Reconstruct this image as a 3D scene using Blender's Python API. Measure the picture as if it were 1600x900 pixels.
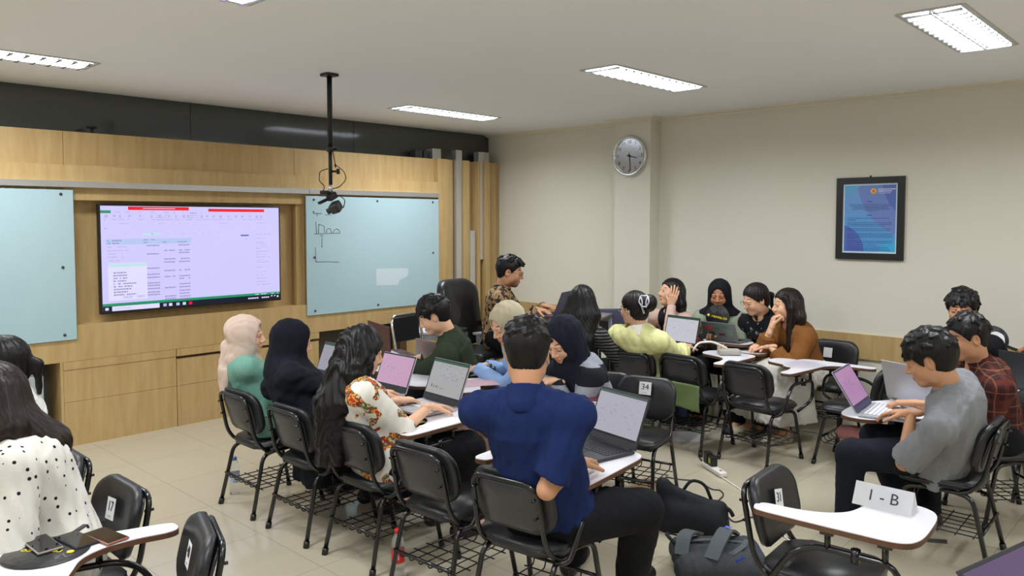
import bpy, bmesh, math, random
import numpy as np
from mathutils import Vector, Matrix
random.seed(7); RNG = np.random.RandomState(11)
for _o in list(bpy.data.objects): bpy.data.objects.remove(_o)
SC = bpy.context.scene; COL = SC.collection
PI = math.pi; R_ = math.radians

# ------------------------------------------------------------------ camera, world, exposure
H_CAM = 1.82; FPX = 1223.594; PPY = 406.55
YAW, PITCH, ROLL = [R_(a) for a in (-43.2880493, 2.89595177, -.0104432393)]
def cam_axes():
    f = np.array([math.sin(YAW)*math.cos(PITCH), math.cos(YAW)*math.cos(PITCH), -math.sin(PITCH)])
    r = np.array([math.cos(YAW), -math.sin(YAW), 0.]); u = np.cross(r, f)
    return (math.cos(ROLL)*r + math.sin(ROLL)*u, -math.sin(ROLL)*r + math.cos(ROLL)*u, f)
CR, CU, CF = cam_axes()
cd = bpy.data.cameras.new('camera'); co = bpy.data.objects.new('camera', cd); COL.objects.link(co)
m4 = Matrix(((CR[0], CU[0], -CF[0], 0), (CR[1], CU[1], -CF[1], 0), (CR[2], CU[2], -CF[2], H_CAM), (0, 0, 0, 1)))
co.matrix_world = m4
cd.sensor_width = 36; cd.lens = FPX/1600*36; cd.shift_y = -(450-PPY)/1600; cd.clip_start = .05
SC.camera = co
SC.view_settings.view_transform = 'Standard'; SC.view_settings.look = 'None'
SC.view_settings.gamma = 1; SC.view_settings.use_curve_mapping = False
SC.view_settings.exposure = 0.0
LAMP_STRENGTH = 5.0          # glowing tubes as seen
LAMP_POWER = 33.0            # light each fitting throws down between its louvres
LAMP_SPREAD = R_(160)
W = bpy.data.worlds.new('world'); SC.world = W; W.use_nodes = True
W.node_tree.nodes['Background'].inputs[0].default_value = (.8, .85, 1, 1)
W.node_tree.nodes['Background'].inputs[1].default_value = .02

def ray(px, py):
    return CR*((px-800)/FPX) - CU*((py-PPY)/FPX) + CF
def at(px, py, z):                      # where a sight line through a measured point meets height z
    d = ray(px, py); p = d*((z-H_CAM)/d[2]); return (float(p[0]), float(p[1]), z)
def at_x(px, py, X):
    d = ray(px, py); p = d*(X/d[0]); return (X, float(p[1]), float(p[2]+H_CAM))
def at_y(px, py, Y):
    d = ray(px, py); p = d*(Y/d[1]); return (float(p[0]), Y, float(p[2]+H_CAM))

# ------------------------------------------------------------------ materials
MATS = {}
def srgb(r, g, b):
    f = lambda c: (c/255/12.92 if c/255 <= .04045 else ((c/255+.055)/1.055)**2.4)
    return (f(r), f(g), f(b), 1)
def mat(name, col, rough=.5, metal=0, spec=.5, bump=0, bscale=40, emit=None, estr=1, alpha=1, trans=0, var=0, vscale=8, coat=0, stretch=None):
    if name in MATS: return MATS[name]
    m = bpy.data.materials.new(name); m.use_nodes = True; nt = m.node_tree; b = nt.nodes['Principled BSDF']
    b.inputs['Base Color'].default_value = col; b.inputs['Roughness'].default_value = rough
    b.inputs['Metallic'].default_value = metal; b.inputs['Specular IOR Level'].default_value = spec
    b.inputs['Coat Weight'].default_value = coat
    if trans: b.inputs['Transmission Weight'].default_value = trans
    if alpha < 1: b.inputs['Alpha'].default_value = alpha
    if emit: b.inputs['Emission Color'].default_value = emit; b.inputs['Emission Strength'].default_value = estr
    if bump or var:
        tc = nt.nodes.new('ShaderNodeTexCoord'); mp = nt.nodes.new('ShaderNodeMapping')
        nt.links.new(tc.outputs['Object'], mp.inputs[0])
        if stretch: mp.inputs['Scale'].default_value = stretch
        if bump:
            n = nt.nodes.new('ShaderNodeTexNoise'); n.inputs['Scale'].default_value = bscale; n.inputs['Detail'].default_value = 4
            nt.links.new(mp.outputs[0], n.inputs['Vector'])
            bp = nt.nodes.new('ShaderNodeBump'); bp.inputs['Strength'].default_value = bump; bp.inputs['Distance'].default_value = .01
            nt.links.new(n.outputs[0], bp.inputs['Height']); nt.links.new(bp.outputs[0], b.inputs['Normal'])
        if var:
            n = nt.nodes.new('ShaderNodeTexNoise'); n.inputs['Scale'].default_value = vscale; n.inputs['Detail'].default_value = 5
            nt.links.new(mp.outputs[0], n.inputs['Vector'])
            mx = nt.nodes.new('ShaderNodeMix'); mx.data_type = 'RGBA'
            mx.inputs[6].default_value = tuple(c*(1-var) for c in col[:3])+(1,); mx.inputs[7].default_value = tuple(min(1, c*(1+var)) for c in col[:3])+(1,)
            nt.links.new(n.outputs[0], mx.inputs[0]); nt.links.new(mx.outputs[2], b.inputs['Base Color'])
    MATS[name] = m; return m

def node_mat(name, rough=.8, bump=0, bscale=60, spec=.3):
    """material with an empty base colour slot; returns (material, node tree, bsdf, object-coordinate socket)"""
    m = bpy.data.materials.new(name); m.use_nodes = True; nt = m.node_tree; b = nt.nodes['Principled BSDF']
    b.inputs['Roughness'].default_value = rough; b.inputs['Specular IOR Level'].default_value = spec
    tc = nt.nodes.new('ShaderNodeTexCoord')
    if bump:
        n = nt.nodes.new('ShaderNodeTexNoise'); n.inputs['Scale'].default_value = bscale
        nt.links.new(tc.outputs['Object'], n.inputs['Vector'])
        bp = nt.nodes.new('ShaderNodeBump'); bp.inputs['Strength'].default_value = bump; bp.inputs['Distance'].default_value = .01
        nt.links.new(n.outputs[0], bp.inputs['Height']); nt.links.new(bp.outputs[0], b.inputs['Normal'])
    MATS[name] = m; return m, nt, b, tc.outputs['Object']
def math_node(nt, op, a, b=None, c=None):
    n = nt.nodes.new('ShaderNodeMath'); n.operation = op
    for i, v in enumerate((a, b, c)):
        if v is None: continue
        if isinstance(v, (int, float)): n.inputs[i].default_value = v
        else: nt.links.new(v, n.inputs[i])
    return n.outputs[0]
def mix_node(nt, f, a, b):
    n = nt.nodes.new('ShaderNodeMix'); n.data_type = 'RGBA'
    for i, v in ((0, f), (6, a), (7, b)):
        if isinstance(v, (int, float)): n.inputs[i].default_value = v
        elif isinstance(v, tuple): n.inputs[i].default_value = v
        else: nt.links.new(v, n.inputs[i])
    return n.outputs[2]
def sep(nt, v):
    n = nt.nodes.new('ShaderNodeSeparateXYZ'); nt.links.new(v, n.inputs[0]); return n.outputs

# ------------------------------------------------------------------ object helpers
def link(name, me, m=None, parent=None, smooth=None):
    o = bpy.data.objects.new(name, me); COL.objects.link(o)
    if m is not None:
        for x in (m if isinstance(m, (list, tuple)) else [m]): me.materials.append(x)
    if parent is not None: o.parent = parent
    if smooth is not None:
        for p in me.polygons: p.use_smooth = smooth
    return o
def empty(name, loc=(0, 0, 0), rz=0, label=None, cat=None, group=None):
    o = bpy.data.objects.new(name, None); COL.objects.link(o); o.location = loc; o.rotation_euler = (0, 0, rz)
    o.empty_display_size = .1; tag(o, label, cat, group); return o
def tag(o, label=None, cat=None, group=None, kind=None):
    if label: o['label'] = label
    if cat: o['category'] = cat
    if group: o['group'] = group
    if kind: o['kind'] = kind
    return o
KIDS = {}
def copy_tree(o, parent=None):
    c = o.copy(); COL.objects.link(c)
    if parent is not None: c.parent = parent
    for ch in [x for x in COL.objects if x.parent == o]: copy_tree(ch, c)
    return c

class MB:
    """collects shapes into one mesh"""
    def __init__(s): s.bm = bmesh.new(); s.mi = 0
    def _mark(s, n0):
        s.bm.faces.ensure_lookup_table()
        for f in list(s.bm.faces)[n0:]: f.material_index = s.mi
    def box(s, c, size, rot=None, bev=0, seg=2):
        n0 = len(s.bm.faces)
        r = bmesh.ops.create_cube(s.bm, size=1); vs = r['verts']
        M = Matrix.Translation(c) @ (rot.to_4x4() if rot is not None else Matrix()) @ Matrix.Diagonal((*size, 1))
        bmesh.ops.transform(s.bm, matrix=M, verts=vs)
        if bev:
            es = list({e for v in vs for e in v.link_edges})
            bmesh.ops.bevel(s.bm, geom=es, offset=bev, segments=seg, affect='EDGES', profile=.5)
        s._mark(n0); return s
    def box2(s, lo, hi, bev=0):
        c = [(a+b)/2 for a, b in zip(lo, hi)]; return s.box(c, [abs(b-a) for a, b in zip(lo, hi)], bev=bev)
    def tube(s, pts, r, seg=8, rad=0, closed=False, nb=4):
        """swept round tube through pts; corners rounded by rad"""
        P = [Vector(p) for p in pts]
        if rad and len(P) > 2:
            Q = [P[0]] if not closed else []
            rng = range(len(P)) if closed else range(1, len(P)-1)
            for i in rng:
                a, b, c = P[i-1], P[i], P[(i+1) % len(P)]
                d1 = (a-b); d2 = (c-b); k = min(rad, d1.length*.49, d2.length*.49)
                p0 = b+d1.normalized()*k; p2 = b+d2.normalized()*k
                for j in range(nb+1):
                    t = j/nb; Q.append(p0*(1-t)**2+b*2*t*(1-t)+p2*t*t)
            if not closed: Q.append(P[-1])
            P = Q
        n0 = len(s.bm.faces); n = len(P); rings = []
        rr = r if isinstance(r, (list, tuple)) else [r]*n
        t0 = (P[1]-P[0]).normalized(); up = Vector((0, 0, 1)) if abs(t0.z) < .9 else Vector((1, 0, 0))
        u = t0.cross(up).normalized()
        for i in range(n):
            if closed: t = (P[(i+1) % n]-P[i-1]).normalized()
            else: t = (P[min(i+1, n-1)]-P[max(i-1, 0)]).normalized()
            u = (u-t*u.dot(t)).normalized(); v = t.cross(u)
            rings.append([s.bm.verts.new(P[i]+(u*math.cos(2*PI*k/seg)+v*math.sin(2*PI*k/seg))*rr[i]) for k in range(seg)])
        m = n if closed else n-1
        for i in range(m):
            A, B = rings[i], rings[(i+1) % n]
            for k in range(seg):
                f = s.bm.faces.new((A[k], A[(k+1) % seg], B[(k+1) % seg], B[k])); f.smooth = True
        if not closed:
            s.bm.faces.new(rings[0][::-1]); s.bm.faces.new(rings[-1])
        s._mark(n0); return s
    def lathe(s, prof, c=(0, 0, 0), seg=20):
        n0 = len(s.bm.faces); rings = []
        for (r, z) in prof:
            rings.append([s.bm.verts.new((c[0]+max(r, 1e-4)*math.cos(2*PI*k/seg), c[1]+max(r, 1e-4)*math.sin(2*PI*k/seg), c[2]+z)) for k in range(seg)])
        for A, B in zip(rings, rings[1:]):
            for k in range(seg):
                f = s.bm.faces.new((A[k], A[(k+1) % seg], B[(k+1) % seg], B[k])); f.smooth = True
        s.bm.faces.new(rings[0][::-1]); s.bm.faces.new(rings[-1])
        s._mark(n0); return s
    def prism(s, out, z0, z1, M=None):
        n0 = len(s.bm.faces)
        a = [s.bm.verts.new((x, y, z0)) for x, y in out]; b = [s.bm.verts.new((x, y, z1)) for x, y in out]
        n = len(out)
        s.bm.faces.new(a[::-1]); s.bm.faces.new(b)
        for i in range(n): s.bm.faces.new((a[i], a[(i+1) % n], b[(i+1) % n], b[i]))
        if M is not None: bmesh.ops.transform(s.bm, matrix=M, verts=a+b)
        s._mark(n0); return s
    def quad(s, pts):
        n0 = len(s.bm.faces); s.bm.faces.new([s.bm.verts.new(p) for p in pts]); s._mark(n0); return s
    def grid(s, fn, nu, nv, thick=0):
        """surface fn(u,v) with optional thickness along its normal"""
        n0 = len(s.bm.faces)
        G = [[s.bm.verts.new(fn(i/nu, j/nv)) for j in range(nv+1)] for i in range(nu+1)]
        for i in range(nu):
            for j in range(nv):
                f = s.bm.faces.new((G[i][j], G[i+1][j], G[i+1][j+1], G[i][j+1])); f.smooth = True
        if thick:
            s.bm.normal_update(); fs = list(s.bm.faces)[n0:]
            bmesh.ops.solidify(s.bm, geom=fs, thickness=thick)
        s._mark(n0); return s
    def build(s, name, m, parent=None, fixn=True):
        if fixn: bmesh.ops.recalc_face_normals(s.bm, faces=s.bm.faces)
        me = bpy.data.meshes.new(name); s.bm.to_mesh(me); s.bm.free()
        return link(name, me, m, parent)

def spline(pts, n=10, closed=True):
    """catmull-rom through 2-D points"""
    P = [np.array(p, float) for p in pts]; out = []; N = len(P)
    for i in range(N if closed else N-1):
        p0, p1, p2, p3 = (P[(i-1) % N] if closed or i else P[0]), P[i], P[(i+1) % N], (P[(i+2) % N] if closed or i+2 < N else P[-1])
        for k in range(n):
            t = k/n
            out.append(tuple(.5*((2*p1)+(-p0+p2)*t+(2*p0-5*p1+4*p2-p3)*t*t+(-p0+3*p1-3*p2+p3)*t**3)))
    if not closed: out.append(tuple(P[-1]))
    return out
def rrect(w, h, r, n=5):
    o = []
    for cx, cy, a in ((w/2-r, h/2-r, 0), (-w/2+r, h/2-r, 90), (-w/2+r, -h/2+r, 180), (w/2-r, -h/2+r, 270)):
        for k in range(n+1):
            t = R_(a+90*k/n); o.append((cx+r*math.cos(t), cy+r*math.sin(t)))
    return o
def text_mesh(name, s, size, m, parent, M, align='CENTER', extr=.0005, mirror=False):
    cu = bpy.data.curves.new('writing', 'FONT'); cu.body = s; cu.size = size; cu.extrude = extr
    cu.align_x = align; cu.align_y = 'CENTER'; cu.resolution_u = 2
    t = bpy.data.objects.new('writing', cu); COL.objects.link(t)
    dg = bpy.context.evaluated_depsgraph_get(); me = bpy.data.meshes.new_from_object(t.evaluated_get(dg))
    bpy.data.objects.remove(t); bpy.data.curves.remove(cu)
    me.materials.clear(); me.transform(M); return link(name, me, m, parent)
def frame_m(o, x, y, z):
    return Matrix(((x[0], y[0], z[0], o[0]), (x[1], y[1], z[1], o[1]), (x[2], y[2], z[2], o[2]), (0, 0, 0, 1)))
# ------------------------------------------------------------------ setting materials
X0 = -6.858; XG = -7.15; YW = 7.1526; CZ = 2.905
def wood_mat(name, c1, c2, rough=.38, grain=(3, 3, .35)):
    m, nt, b, ob = node_mat(name, rough, spec=.4)
    mp = nt.nodes.new('ShaderNodeMapping'); mp.inputs['Scale'].default_value = grain; nt.links.new(ob, mp.inputs[0])
    n = nt.nodes.new('ShaderNodeTexNoise'); n.inputs['Scale'].default_value = 6; n.inputs['Detail'].default_value = 6; n.inputs['Roughness'].default_value = .6
    nt.links.new(mp.outputs[0], n.inputs['Vector'])
    cr = nt.nodes.new('ShaderNodeValToRGB'); cr.color_ramp.elements[0].position = .35; cr.color_ramp.elements[1].position = .65
    cr.color_ramp.elements[0].color = c1; cr.color_ramp.elements[1].color = c2
    nt.links.new(n.outputs[0], cr.inputs[0]); nt.links.new(cr.outputs[0], b.inputs['Base Color']); return m
WOOD = wood_mat('maple_veneer', srgb(182, 151, 101), srgb(194, 166, 117))
WOOD_BROWN = wood_mat('brown_veneer', srgb(82, 58, 38), srgb(98, 70, 46))
WALLM = mat('wall_paint', srgb(222, 218, 204), .75, bump=.04, bscale=120, var=.02, vscale=2)
CEILM = mat('ceiling_paint', srgb(244, 245, 248), .85, var=.015, vscale=1.5)
CORNM = mat('cornice_plaster', srgb(226, 219, 200), .7, var=.02)
GLASSM = mat('dark_glass', srgb(62, 67, 66), .09, spec=.8, var=.03)
ALU = mat('brushed_aluminium', srgb(212, 212, 214), .30, metal=.85, bump=.02, bscale=300, stretch=(1, 1, .05))
BOARDM = mat('frosted_glass_board', srgb(172, 199, 207), .12, spec=.6, var=.01)
BLACKP = mat('black_plastic', srgb(22, 22, 24), .4, bump=.02, bscale=200)
DARKGREY = mat('dark_grey_plastic', srgb(50, 52, 56), .45, var=.05)
GREYMET = mat('grey_painted_steel', srgb(168, 174, 178), .45, var=.03)
WHITEP = mat('white_plastic', srgb(235, 233, 225), .4, var=.02)
PAPER = mat('white_paper', srgb(240, 240, 242), .8, var=.015)
INK = mat('black_marker_ink', srgb(40, 42, 48), .6, var=.05)

# floor: large polished tiles with thin joints
FLOORM, nt, b, ob = node_mat('polished_tiles', .16, spec=.45)
sx = sep(nt, ob); TW = .635
def joint(s, off):
    a = math_node(nt, 'SUBTRACT', s, off); a = math_node(nt, 'DIVIDE', a, TW)
    a = math_node(nt, 'FRACT', a); a = math_node(nt, 'SUBTRACT', a, .5); a = math_node(nt, 'ABSOLUTE', a)
    return math_node(nt, 'GREATER_THAN', a, .4965)
j = math_node(nt, 'MAXIMUM', joint(sx[0], -2.23), joint(sx[1], 3.52))
n = nt.nodes.new('ShaderNodeTexNoise'); n.inputs['Scale'].default_value = 1.3; n.inputs['Detail'].default_value = 6
nt.links.new(ob, n.inputs['Vector'])
c = mix_node(nt, n.outputs[0], srgb(180, 170, 148), srgb(194, 185, 164))
c = mix_node(nt, j, c, srgb(160, 150, 128)); nt.links.new(c, b.inputs['Base Color'])

def S(o): o['kind'] = 'structure'; return o
XB, YB = 2.6, -3.2
S(MB().box2((XG-.1, YB-.1, -.1), (XB+.1, YW+.1, 0)).build('floor', FLOORM))
S(MB().box2((XG-.1, YB-.1, CZ), (XB+.1, YW+.1, CZ+.1)).build('ceiling', CEILM))
S(MB().box2((XG-.15, YB, 0), (XG-.02, YW, CZ)).build('wall_front', WALLM))
S(MB().box2((XG-.1, YW, 0), (XB, YW+.1, CZ)).build('wall_right', WALLM))
S(MB().box2((XB, YB, 0), (XB+.1, YW, CZ)).build('wall_back', WALLM))
S(MB().box2((XG-.1, YB-.1, 0), (XB, YB, CZ)).build('wall_left', WALLM))
# pillar on the right wall
PX0, PX1, PY = -5.04, -4.585, 6.975
S(MB().box2((PX0, PY, 0), (PX1, YW, CZ)).build('wall_pillar', WALLM))
# cornice following wall and pillar
def cornice(name, pts):
    g = MB(); n0 = len(pts)
    prof = [(0, -.036), (.014, -.036), (.022, -.026), (.07, -.012), (.078, 0), (0, 0)]
    rings = []
    for i, (x, y) in enumerate(pts):
        # offset direction = bisector of the two wall normals
        def nrm(a, b): d = (b[0]-a[0], b[1]-a[1]); L = math.hypot(*d); return (d[1]/L, -d[0]/L)
        ns = []
        if i > 0: ns.append(nrm(pts[i-1], pts[i]))
        if i < n0-1: ns.append(nrm(pts[i], pts[i+1]))
        if len(ns) == 2: nx, ny = ns[0][0]+ns[1][0], ns[0][1]+ns[1][1]
        else: nx, ny = ns[0]
        rings.append([g.bm.verts.new((x+nx*d, y+ny*d, CZ+z)) for d, z in prof])
    for A, B in zip(rings, rings[1:]):
        for k in range(len(prof)): g.bm.faces.new((A[k], A[(k+1) % len(prof)], B[(k+1) % len(prof)], B[k]))
    return S(g.build(name, CORNM))
cornice('trim_1', [(XG, YW), (PX0, YW), (PX0, PY), (PX1, PY), (PX1, YW), (XB, YW)])
# wooden chair rail along the right wall
S(MB().box2((PX1, YW-.022, .595), (XB, YW, .815)).build('trim_2', WOOD))
S(MB().box2((X0, YW-.022, .595), (PX0, YW, .815)).build('trim_3', WOOD))
# ------------------------------------------------------------------ front wall joinery
fw = lambda name, lo, hi, m=WOOD, bev=0: S(MB().box2(lo, hi, bev).build(name, m))
g = MB()
for y0, y1 in ((YB, -.35), (-.345, 1.45), (1.455, 3.262), (3.267, 5.07), (5.075, YW)): g.box2((XG-.015, y0, 2.4), (XG, y1, CZ))
S(g.build('window_1', GLASSM))
fw('wall_backing', (XG-.02, YB, 0), (XG+.02, YW-.9, 2.45), mat('recess_dark_paint', srgb(84, 80, 70), .7, var=.04))
# upper band, protruding lintel, aluminium rail
g = MB()
for y0, y1 in ((YB, -1.9), (-1.896, .11), (.114, 2.12), (2.124, 4.2), (4.204, 6.03)): g.box2((XG+.02, y0, 2.255), (X0-.07, y1, 2.536))
S(g.build('trim_4', WOOD))
fw('trim_5', (XG+.02, YB, 2.134), (X0, 6.03, 2.264))
g = MB(); g.box2((X0-.1, YB, 2.086), (X0+.035, 4.305, 2.134)); g.box2((X0-.1, 4.31, 2.086), (X0+.035, 6.02, 2.134))
S(g.build('trim_6', ALU))
# niche behind the television
fw('wall_niche', (XG+.02, 2.0, .9), (X0-.13, 4.4, 2.09))
S(MB().box2((X0-.13, 2.1, 1.985), (X0-.02, 4.3, 2.086)).build('trim_7', WOOD))
fw('trim_8', (X0-.13, 4.20, .86), (X0-.05, 4.275, 2.086), WOOD)
fw('trim_9', (XG+.02, YB, .69), (X0, 2.165, .862)); fw('wall_panel', (XG+.02, 4.28, .69), (X0, 6.03, .862))
fw('trim_10', (XG+.02, YB, .862), (X0-.03, 2.165, 2.09)); fw('trim_11', (XG+.02, 4.275, .862), (X0-.03, 6.03, 2.09))
fw('trim_12', (XG+.02, 2.165, .69), (X0, 4.28, .978))
# cabinet fronts between the two recesses
cab = MATS['maple_veneer']
def cabinet(name, y0, y1, label, slot):
    t = empty(name, (X0, (y0+y1)/2, 0), 0, label, 'cabinet', None); yc = (y0+y1)/2
    bd = MB().box2((XG+.02-X0, y0-yc, 0), (-.025, y1-yc, .688)).build('body', WOOD_BROWN, t)
    MB().box2((-.024, y0-yc+.002, .0), (0, y1-yc-.002, .360)).build('door', WOOD, t)
    MB().box2((-.024, y0-yc+.002, .3625), (0, y1-yc-.002, .60 if slot else .6205)).build('drawer_front', WOOD, t)
    MB().box2((-.024, y0-yc+.002, .625 if slot else .6235), (.012 if slot else .004, y1-yc-.002, .688)).build('top_rail', WOOD, t)
cabinet('built_in_cabinet', 2.055, 2.96, 'maple cabinet beside the grey box recess, three panels without a slot', False)
cabinet('built_in_cabinet', 2.962, 4.414, 'maple cabinet under the television with a dark slot below its top rail', True)
fw('trim_13', (XG+.02, 2.035, 0), (X0, 2.055, .69), WOOD)
fw('trim_14', (X0-.10, 5.47, 0), (X0-.01, 5.56, .69), WOOD_BROWN)
fw('trim_15', (XG+.03, 5.56, 0), (X0-.07, 6.03, .69))
# grey steel box standing in the left recess
t = empty('equipment_box', (X0-.02, 1.5, 0), 0, 'grey steel equipment box standing in the recess of the wooden panelling', 'equipment box')
MB().box2((-.24, -.42, 0), (0, .42, .60), bev=.006).build('housing', GREYMET, t)
MB().box2((-.235, -.415, .60), (-.01, .415, .625), bev=.004).build('lid', mat('slate_grey_steel', srgb(120, 126, 130), .5, var=.03), t)
# slatted column at the corner with aluminium tubes
fw('trim_16', (XG+.02, 6.03, 0), (X0, 6.195, 2.536))
slats = [(6.205, 6.265, -.035, 0, 2.536), (6.27, 6.318, -.06, 0, 2.536), (6.435, 6.515, .02, 0, 2.536), (6.53, 6.655, -.10, 0, 2.536),
         (6.665, 6.695, .02, 0, 2.536), (6.79, 6.865, .02, 0, 2.536), (6.88, 6.925, -.02, 0, 2.536), (6.945, 7.04, -.05, 0, 2.536), (7.055, 7.15, -.10, 0, 2.536)]
for i, (y0, y1, dx, z0, z1) in enumerate(slats): fw('trim_%d' % (17+i), (XG+.02, y0, z0), (X0+dx, y1, z1), WOOD, .002)
fw('trim_26', (XG+.02, 6.32, 0), (X0-.1, 6.43, 2.4)); fw('trim_27', (XG+.02, 6.70, 0), (X0-.1, 6.80, 2.4))
for i, (y0, y1, z0, z1, d) in enumerate([(6.33, 6.425, .93, 2.655, .09), (6.70, 6.785, 1.34, 2.655, .10), (6.55, 6.645, .95, 1.70, .05)]):
    fw('trim_%d' % (30+i), (X0-.10, y0, z0), (X0-.012, y1, z1), ALU, .002)
fw('trim_34', (X0-.22, 6.04, 2.5), (X0-.1, 6.17, 2.66), ALU, .002)
fw('trim_35', (X0-.22, 5.80, 2.5), (X0-.12, 5.90, 2.63), DARKGREY, .002); fw('trim_36', (X0-.24, 5.94, 2.5), (X0-.14, 6.0, 2.63), DARKGREY, .002)
fw('trim_37', (X0-.20, 6.86, 2.5), (X0-.11, 6.98, 2.67), ALU, .002)
# small black lamp stub on top of the panelling
t = empty('camera_stub', (X0-.15, 2.37, 2.536), 0, 'small black bracket sticking up above the wooden panelling', 'bracket')
MB().tube([(0, 0, 0), (0, 0, .05)], .012).build('stem', BLACKP, t); MB().box((0, 0, .055), (.05, .07, .014), bev=.004).build('head', BLACKP, t)

# ------------------------------------------------------------------ glass boards with stand-offs
def board(y0, y1, label):
    t = empty('glass_board', (X0, (y0+y1)/2, .86), 0, label, 'board', 'frosted glass boards'); w = (y1-y0)/2
    MB().box2((.004, -w, .006), (.014, w, 1.205), bev=.002).build('pane', BOARDM, t)
    for y, z in ((-w+.09, .05), (w-.09, .05), (-w+.09, .59), (w-.09, .59), (-w+.09, 1.17), (w-.09, 1.17), (0, .05), (0, 1.17)):
        MB().lathe([(.0, 0), (.011, 0), (.011, .006), (0, .008)], seg=14).build('standoff', DARKGREY, t).matrix_local = frame_m((.014, y, z), (0, 1, 0), (0, 0, 1), (1, 0, 0))
    return t
board(.40, 2.16, 'frosted glass board on the left, blank, cut off by the frame')
t = board(4.277, 6.028, 'frosted glass board right of the television with marker sketches')
g = MB()
def sk(pts): # pen strokes given in photo-measured points on the board
    q = [at_x(x, y, X0+.0155) for x, y in pts]
    g.tube([(p[0]-X0, p[1]-5.1525, p[2]-.86) for p in q], .0024, seg=5)
zx = lambda x, y: (470+x/5.624, 300+y/5.624)
for st in ([(133, 262), (138, 365)], [(118, 368), (200, 366), (290, 362), (345, 362)], [(158, 283), (155, 362)], [(155, 285), (175, 288), (205, 300), (208, 360)],
           [(225, 360), (228, 330), (240, 320), (262, 324), (270, 360)], [(285, 358), (292, 335), (315, 322), (338, 335), (345, 362)],
           [(186, 400), (186, 480)], [(172, 384), (178, 380), (186, 388), (194, 380), (202, 386)], [(180, 480), (194, 482)], [(128, 487), (133, 615)], [(133, 614), (230, 612), (338, 616)],
           [(108, 168), (112, 192)], [(106, 172), (118, 170), (118, 180), (112, 184), (124, 194)], [(128, 188), (134, 184), (136, 194)], [(140, 186), (146, 186), (144, 210), (138, 210)], [(150, 194), (152, 186), (160, 190)],
           [(164, 192), (168, 186), (172, 192), (178, 186), (186, 192)], [(214, 200), (250, 200), (268, 202)]):
    sk([zx(*p) for p in st])
g.build('marker_drawing', mat('faded_marker', srgb(84, 96, 96), .6, var=.05), t)
q = [at_x(*zx(x, y), X0+.0148) for x, y in ((662, 675), (935, 668), (948, 700), (935, 740), (870, 775), (850, 818), (664, 822))]
g = MB(); g.quad([(p[0]-X0, p[1]-5.1525, p[2]-.86) for p in q][::-1]); g.build('pale_patch', mat('pale_glass', srgb(202, 218, 224), .3, var=.01), t)  # paler polygon laid on the pane

# ------------------------------------------------------------------ television
def screen_mat(name, col, s=1.0):
    return mat(name, (0.01, .01, .012, 1), .12, emit=col, estr=s)
SCR = dict(base=screen_mat('screen_lilac', srgb(208, 203, 252), 1.0), red=screen_mat('screen_red', srgb(240, 22, 44), 1), green=screen_mat('screen_green', srgb(34, 150, 104), 1),
           bar=screen_mat('screen_taskbar', srgb(24, 26, 44), 1), blue=screen_mat('screen_header_blue', srgb(182, 200, 240), 1), txt=screen_mat('screen_text', srgb(186, 180, 222), 1),
           dk=screen_mat('screen_dark_text', srgb(146, 144, 190), 1), teal=screen_mat('screen_teal', srgb(190, 228, 232), 1), white=screen_mat('screen_white', srgb(226, 222, 255), 1), ind=screen_mat('screen_indigo', srgb(88, 96, 190), 1))
TY0, TY1, TZ0, TZ1 = 2.352, 4.003, 1.045, 1.958; TXF = X0-.01
t = empty('television', (TXF, (TY0+TY1)/2, TZ0), 0, 'large black-framed television showing a lilac spreadsheet', 'television')
yc = (TY0+TY1)/2
MB().box2((-.05, TY0-yc, 0), (0, TY1-yc, TZ1-TZ0), bev=.006).build('bezel', BLACKP, t)
MB().box2((-.12, -.3, .25), (-.05, .3, .65)).build('wall_mount', DARKGREY, t)
sw, sh = (TY1-TY0)-.03, (TZ1-TZ0)-.035
g = MB(); keys = list(SCR)
def sq(u0, v0, u1, v1, k, lay=1):            # u right, v down, 0..1 on the screen
    g.mi = keys.index(k); y = lambda u: -sw/2+u*sw; z = lambda v: .012+sh+.008-v*sh
    x = .0006+.0006*lay
    g.quad([(x, y(u0), z(v1)), (x, y(u1), z(v1)), (x, y(u1), z(v0)), (x, y(u0), z(v0))])
sq(0, 0, 1, 1, 'base', 0)
# ribbon rows, title bars
sq(.135, .005, .455, .038, 'red'); sq(.565, .018, .905, .048, 'red'); sq(0, .043, .05, .07, 'green')
sq(.21, .019, .38, .024, 'white', 2); sq(.456, .02, .564, .04, 'base', 2)
r = random.Random(3)
def words(u0, u1, v, k='txt', h=.009, fill=.7):
    u = u0
    while u < u1:
        w = r.uniform(.006, .016)
        if r.random() < fill: sq(u, v, min(u+w*.8, u1), v+h, k, 2)
        u += w
for u in (.07, .12, .18, .25, .32, .37, .42): words(u, u+.025, .055, 'txt', .008, .9)
words(.46, .5, .06, 'dk', .008); words(.52, .55, .06)
for u in (.02, .06, .09, .135, .19, .25, .29, .34, .38, .42, .445, .52, .55, .59, .63, .68, .72, .76, .81, .85, .88):
    sq(u, .085, u+r.uniform(.008, .016), .085+r.uniform(.018, .03), 'txt'); words(u-.005, u+.025, .125, 'txt', .008, .8)
for u in (.28, .45): 
    for v in (.083, .105, .127): words(u, u+.06, v, 'txt', .008, .8)
for u in (.09, .27, .4, .63, .86): words(u, u+.05, .165, 'txt', .006, .8)
words(.01, .03, .21); sq(.205, .262, .3, .28, 'teal'); words(.24, .26, .265, 'dk')
for u in (.115, .335, .42, .48, .53, .57, .62): sq(u, .265, u+.006, .274, 'txt')
sq(.02, .315, .465, .368, 'blue'); words(.03, .1, .325, 'dk', .011, .9); words(.03, .09, .35, 'dk', .01, .9); words(.21, .28, .322, 'dk', .009, .9); words(.21, .25, .348, 'dk', .009); words(.3, .34, .348, 'dk', .009); words(.39, .44, .348, 'dk', .009)
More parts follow.
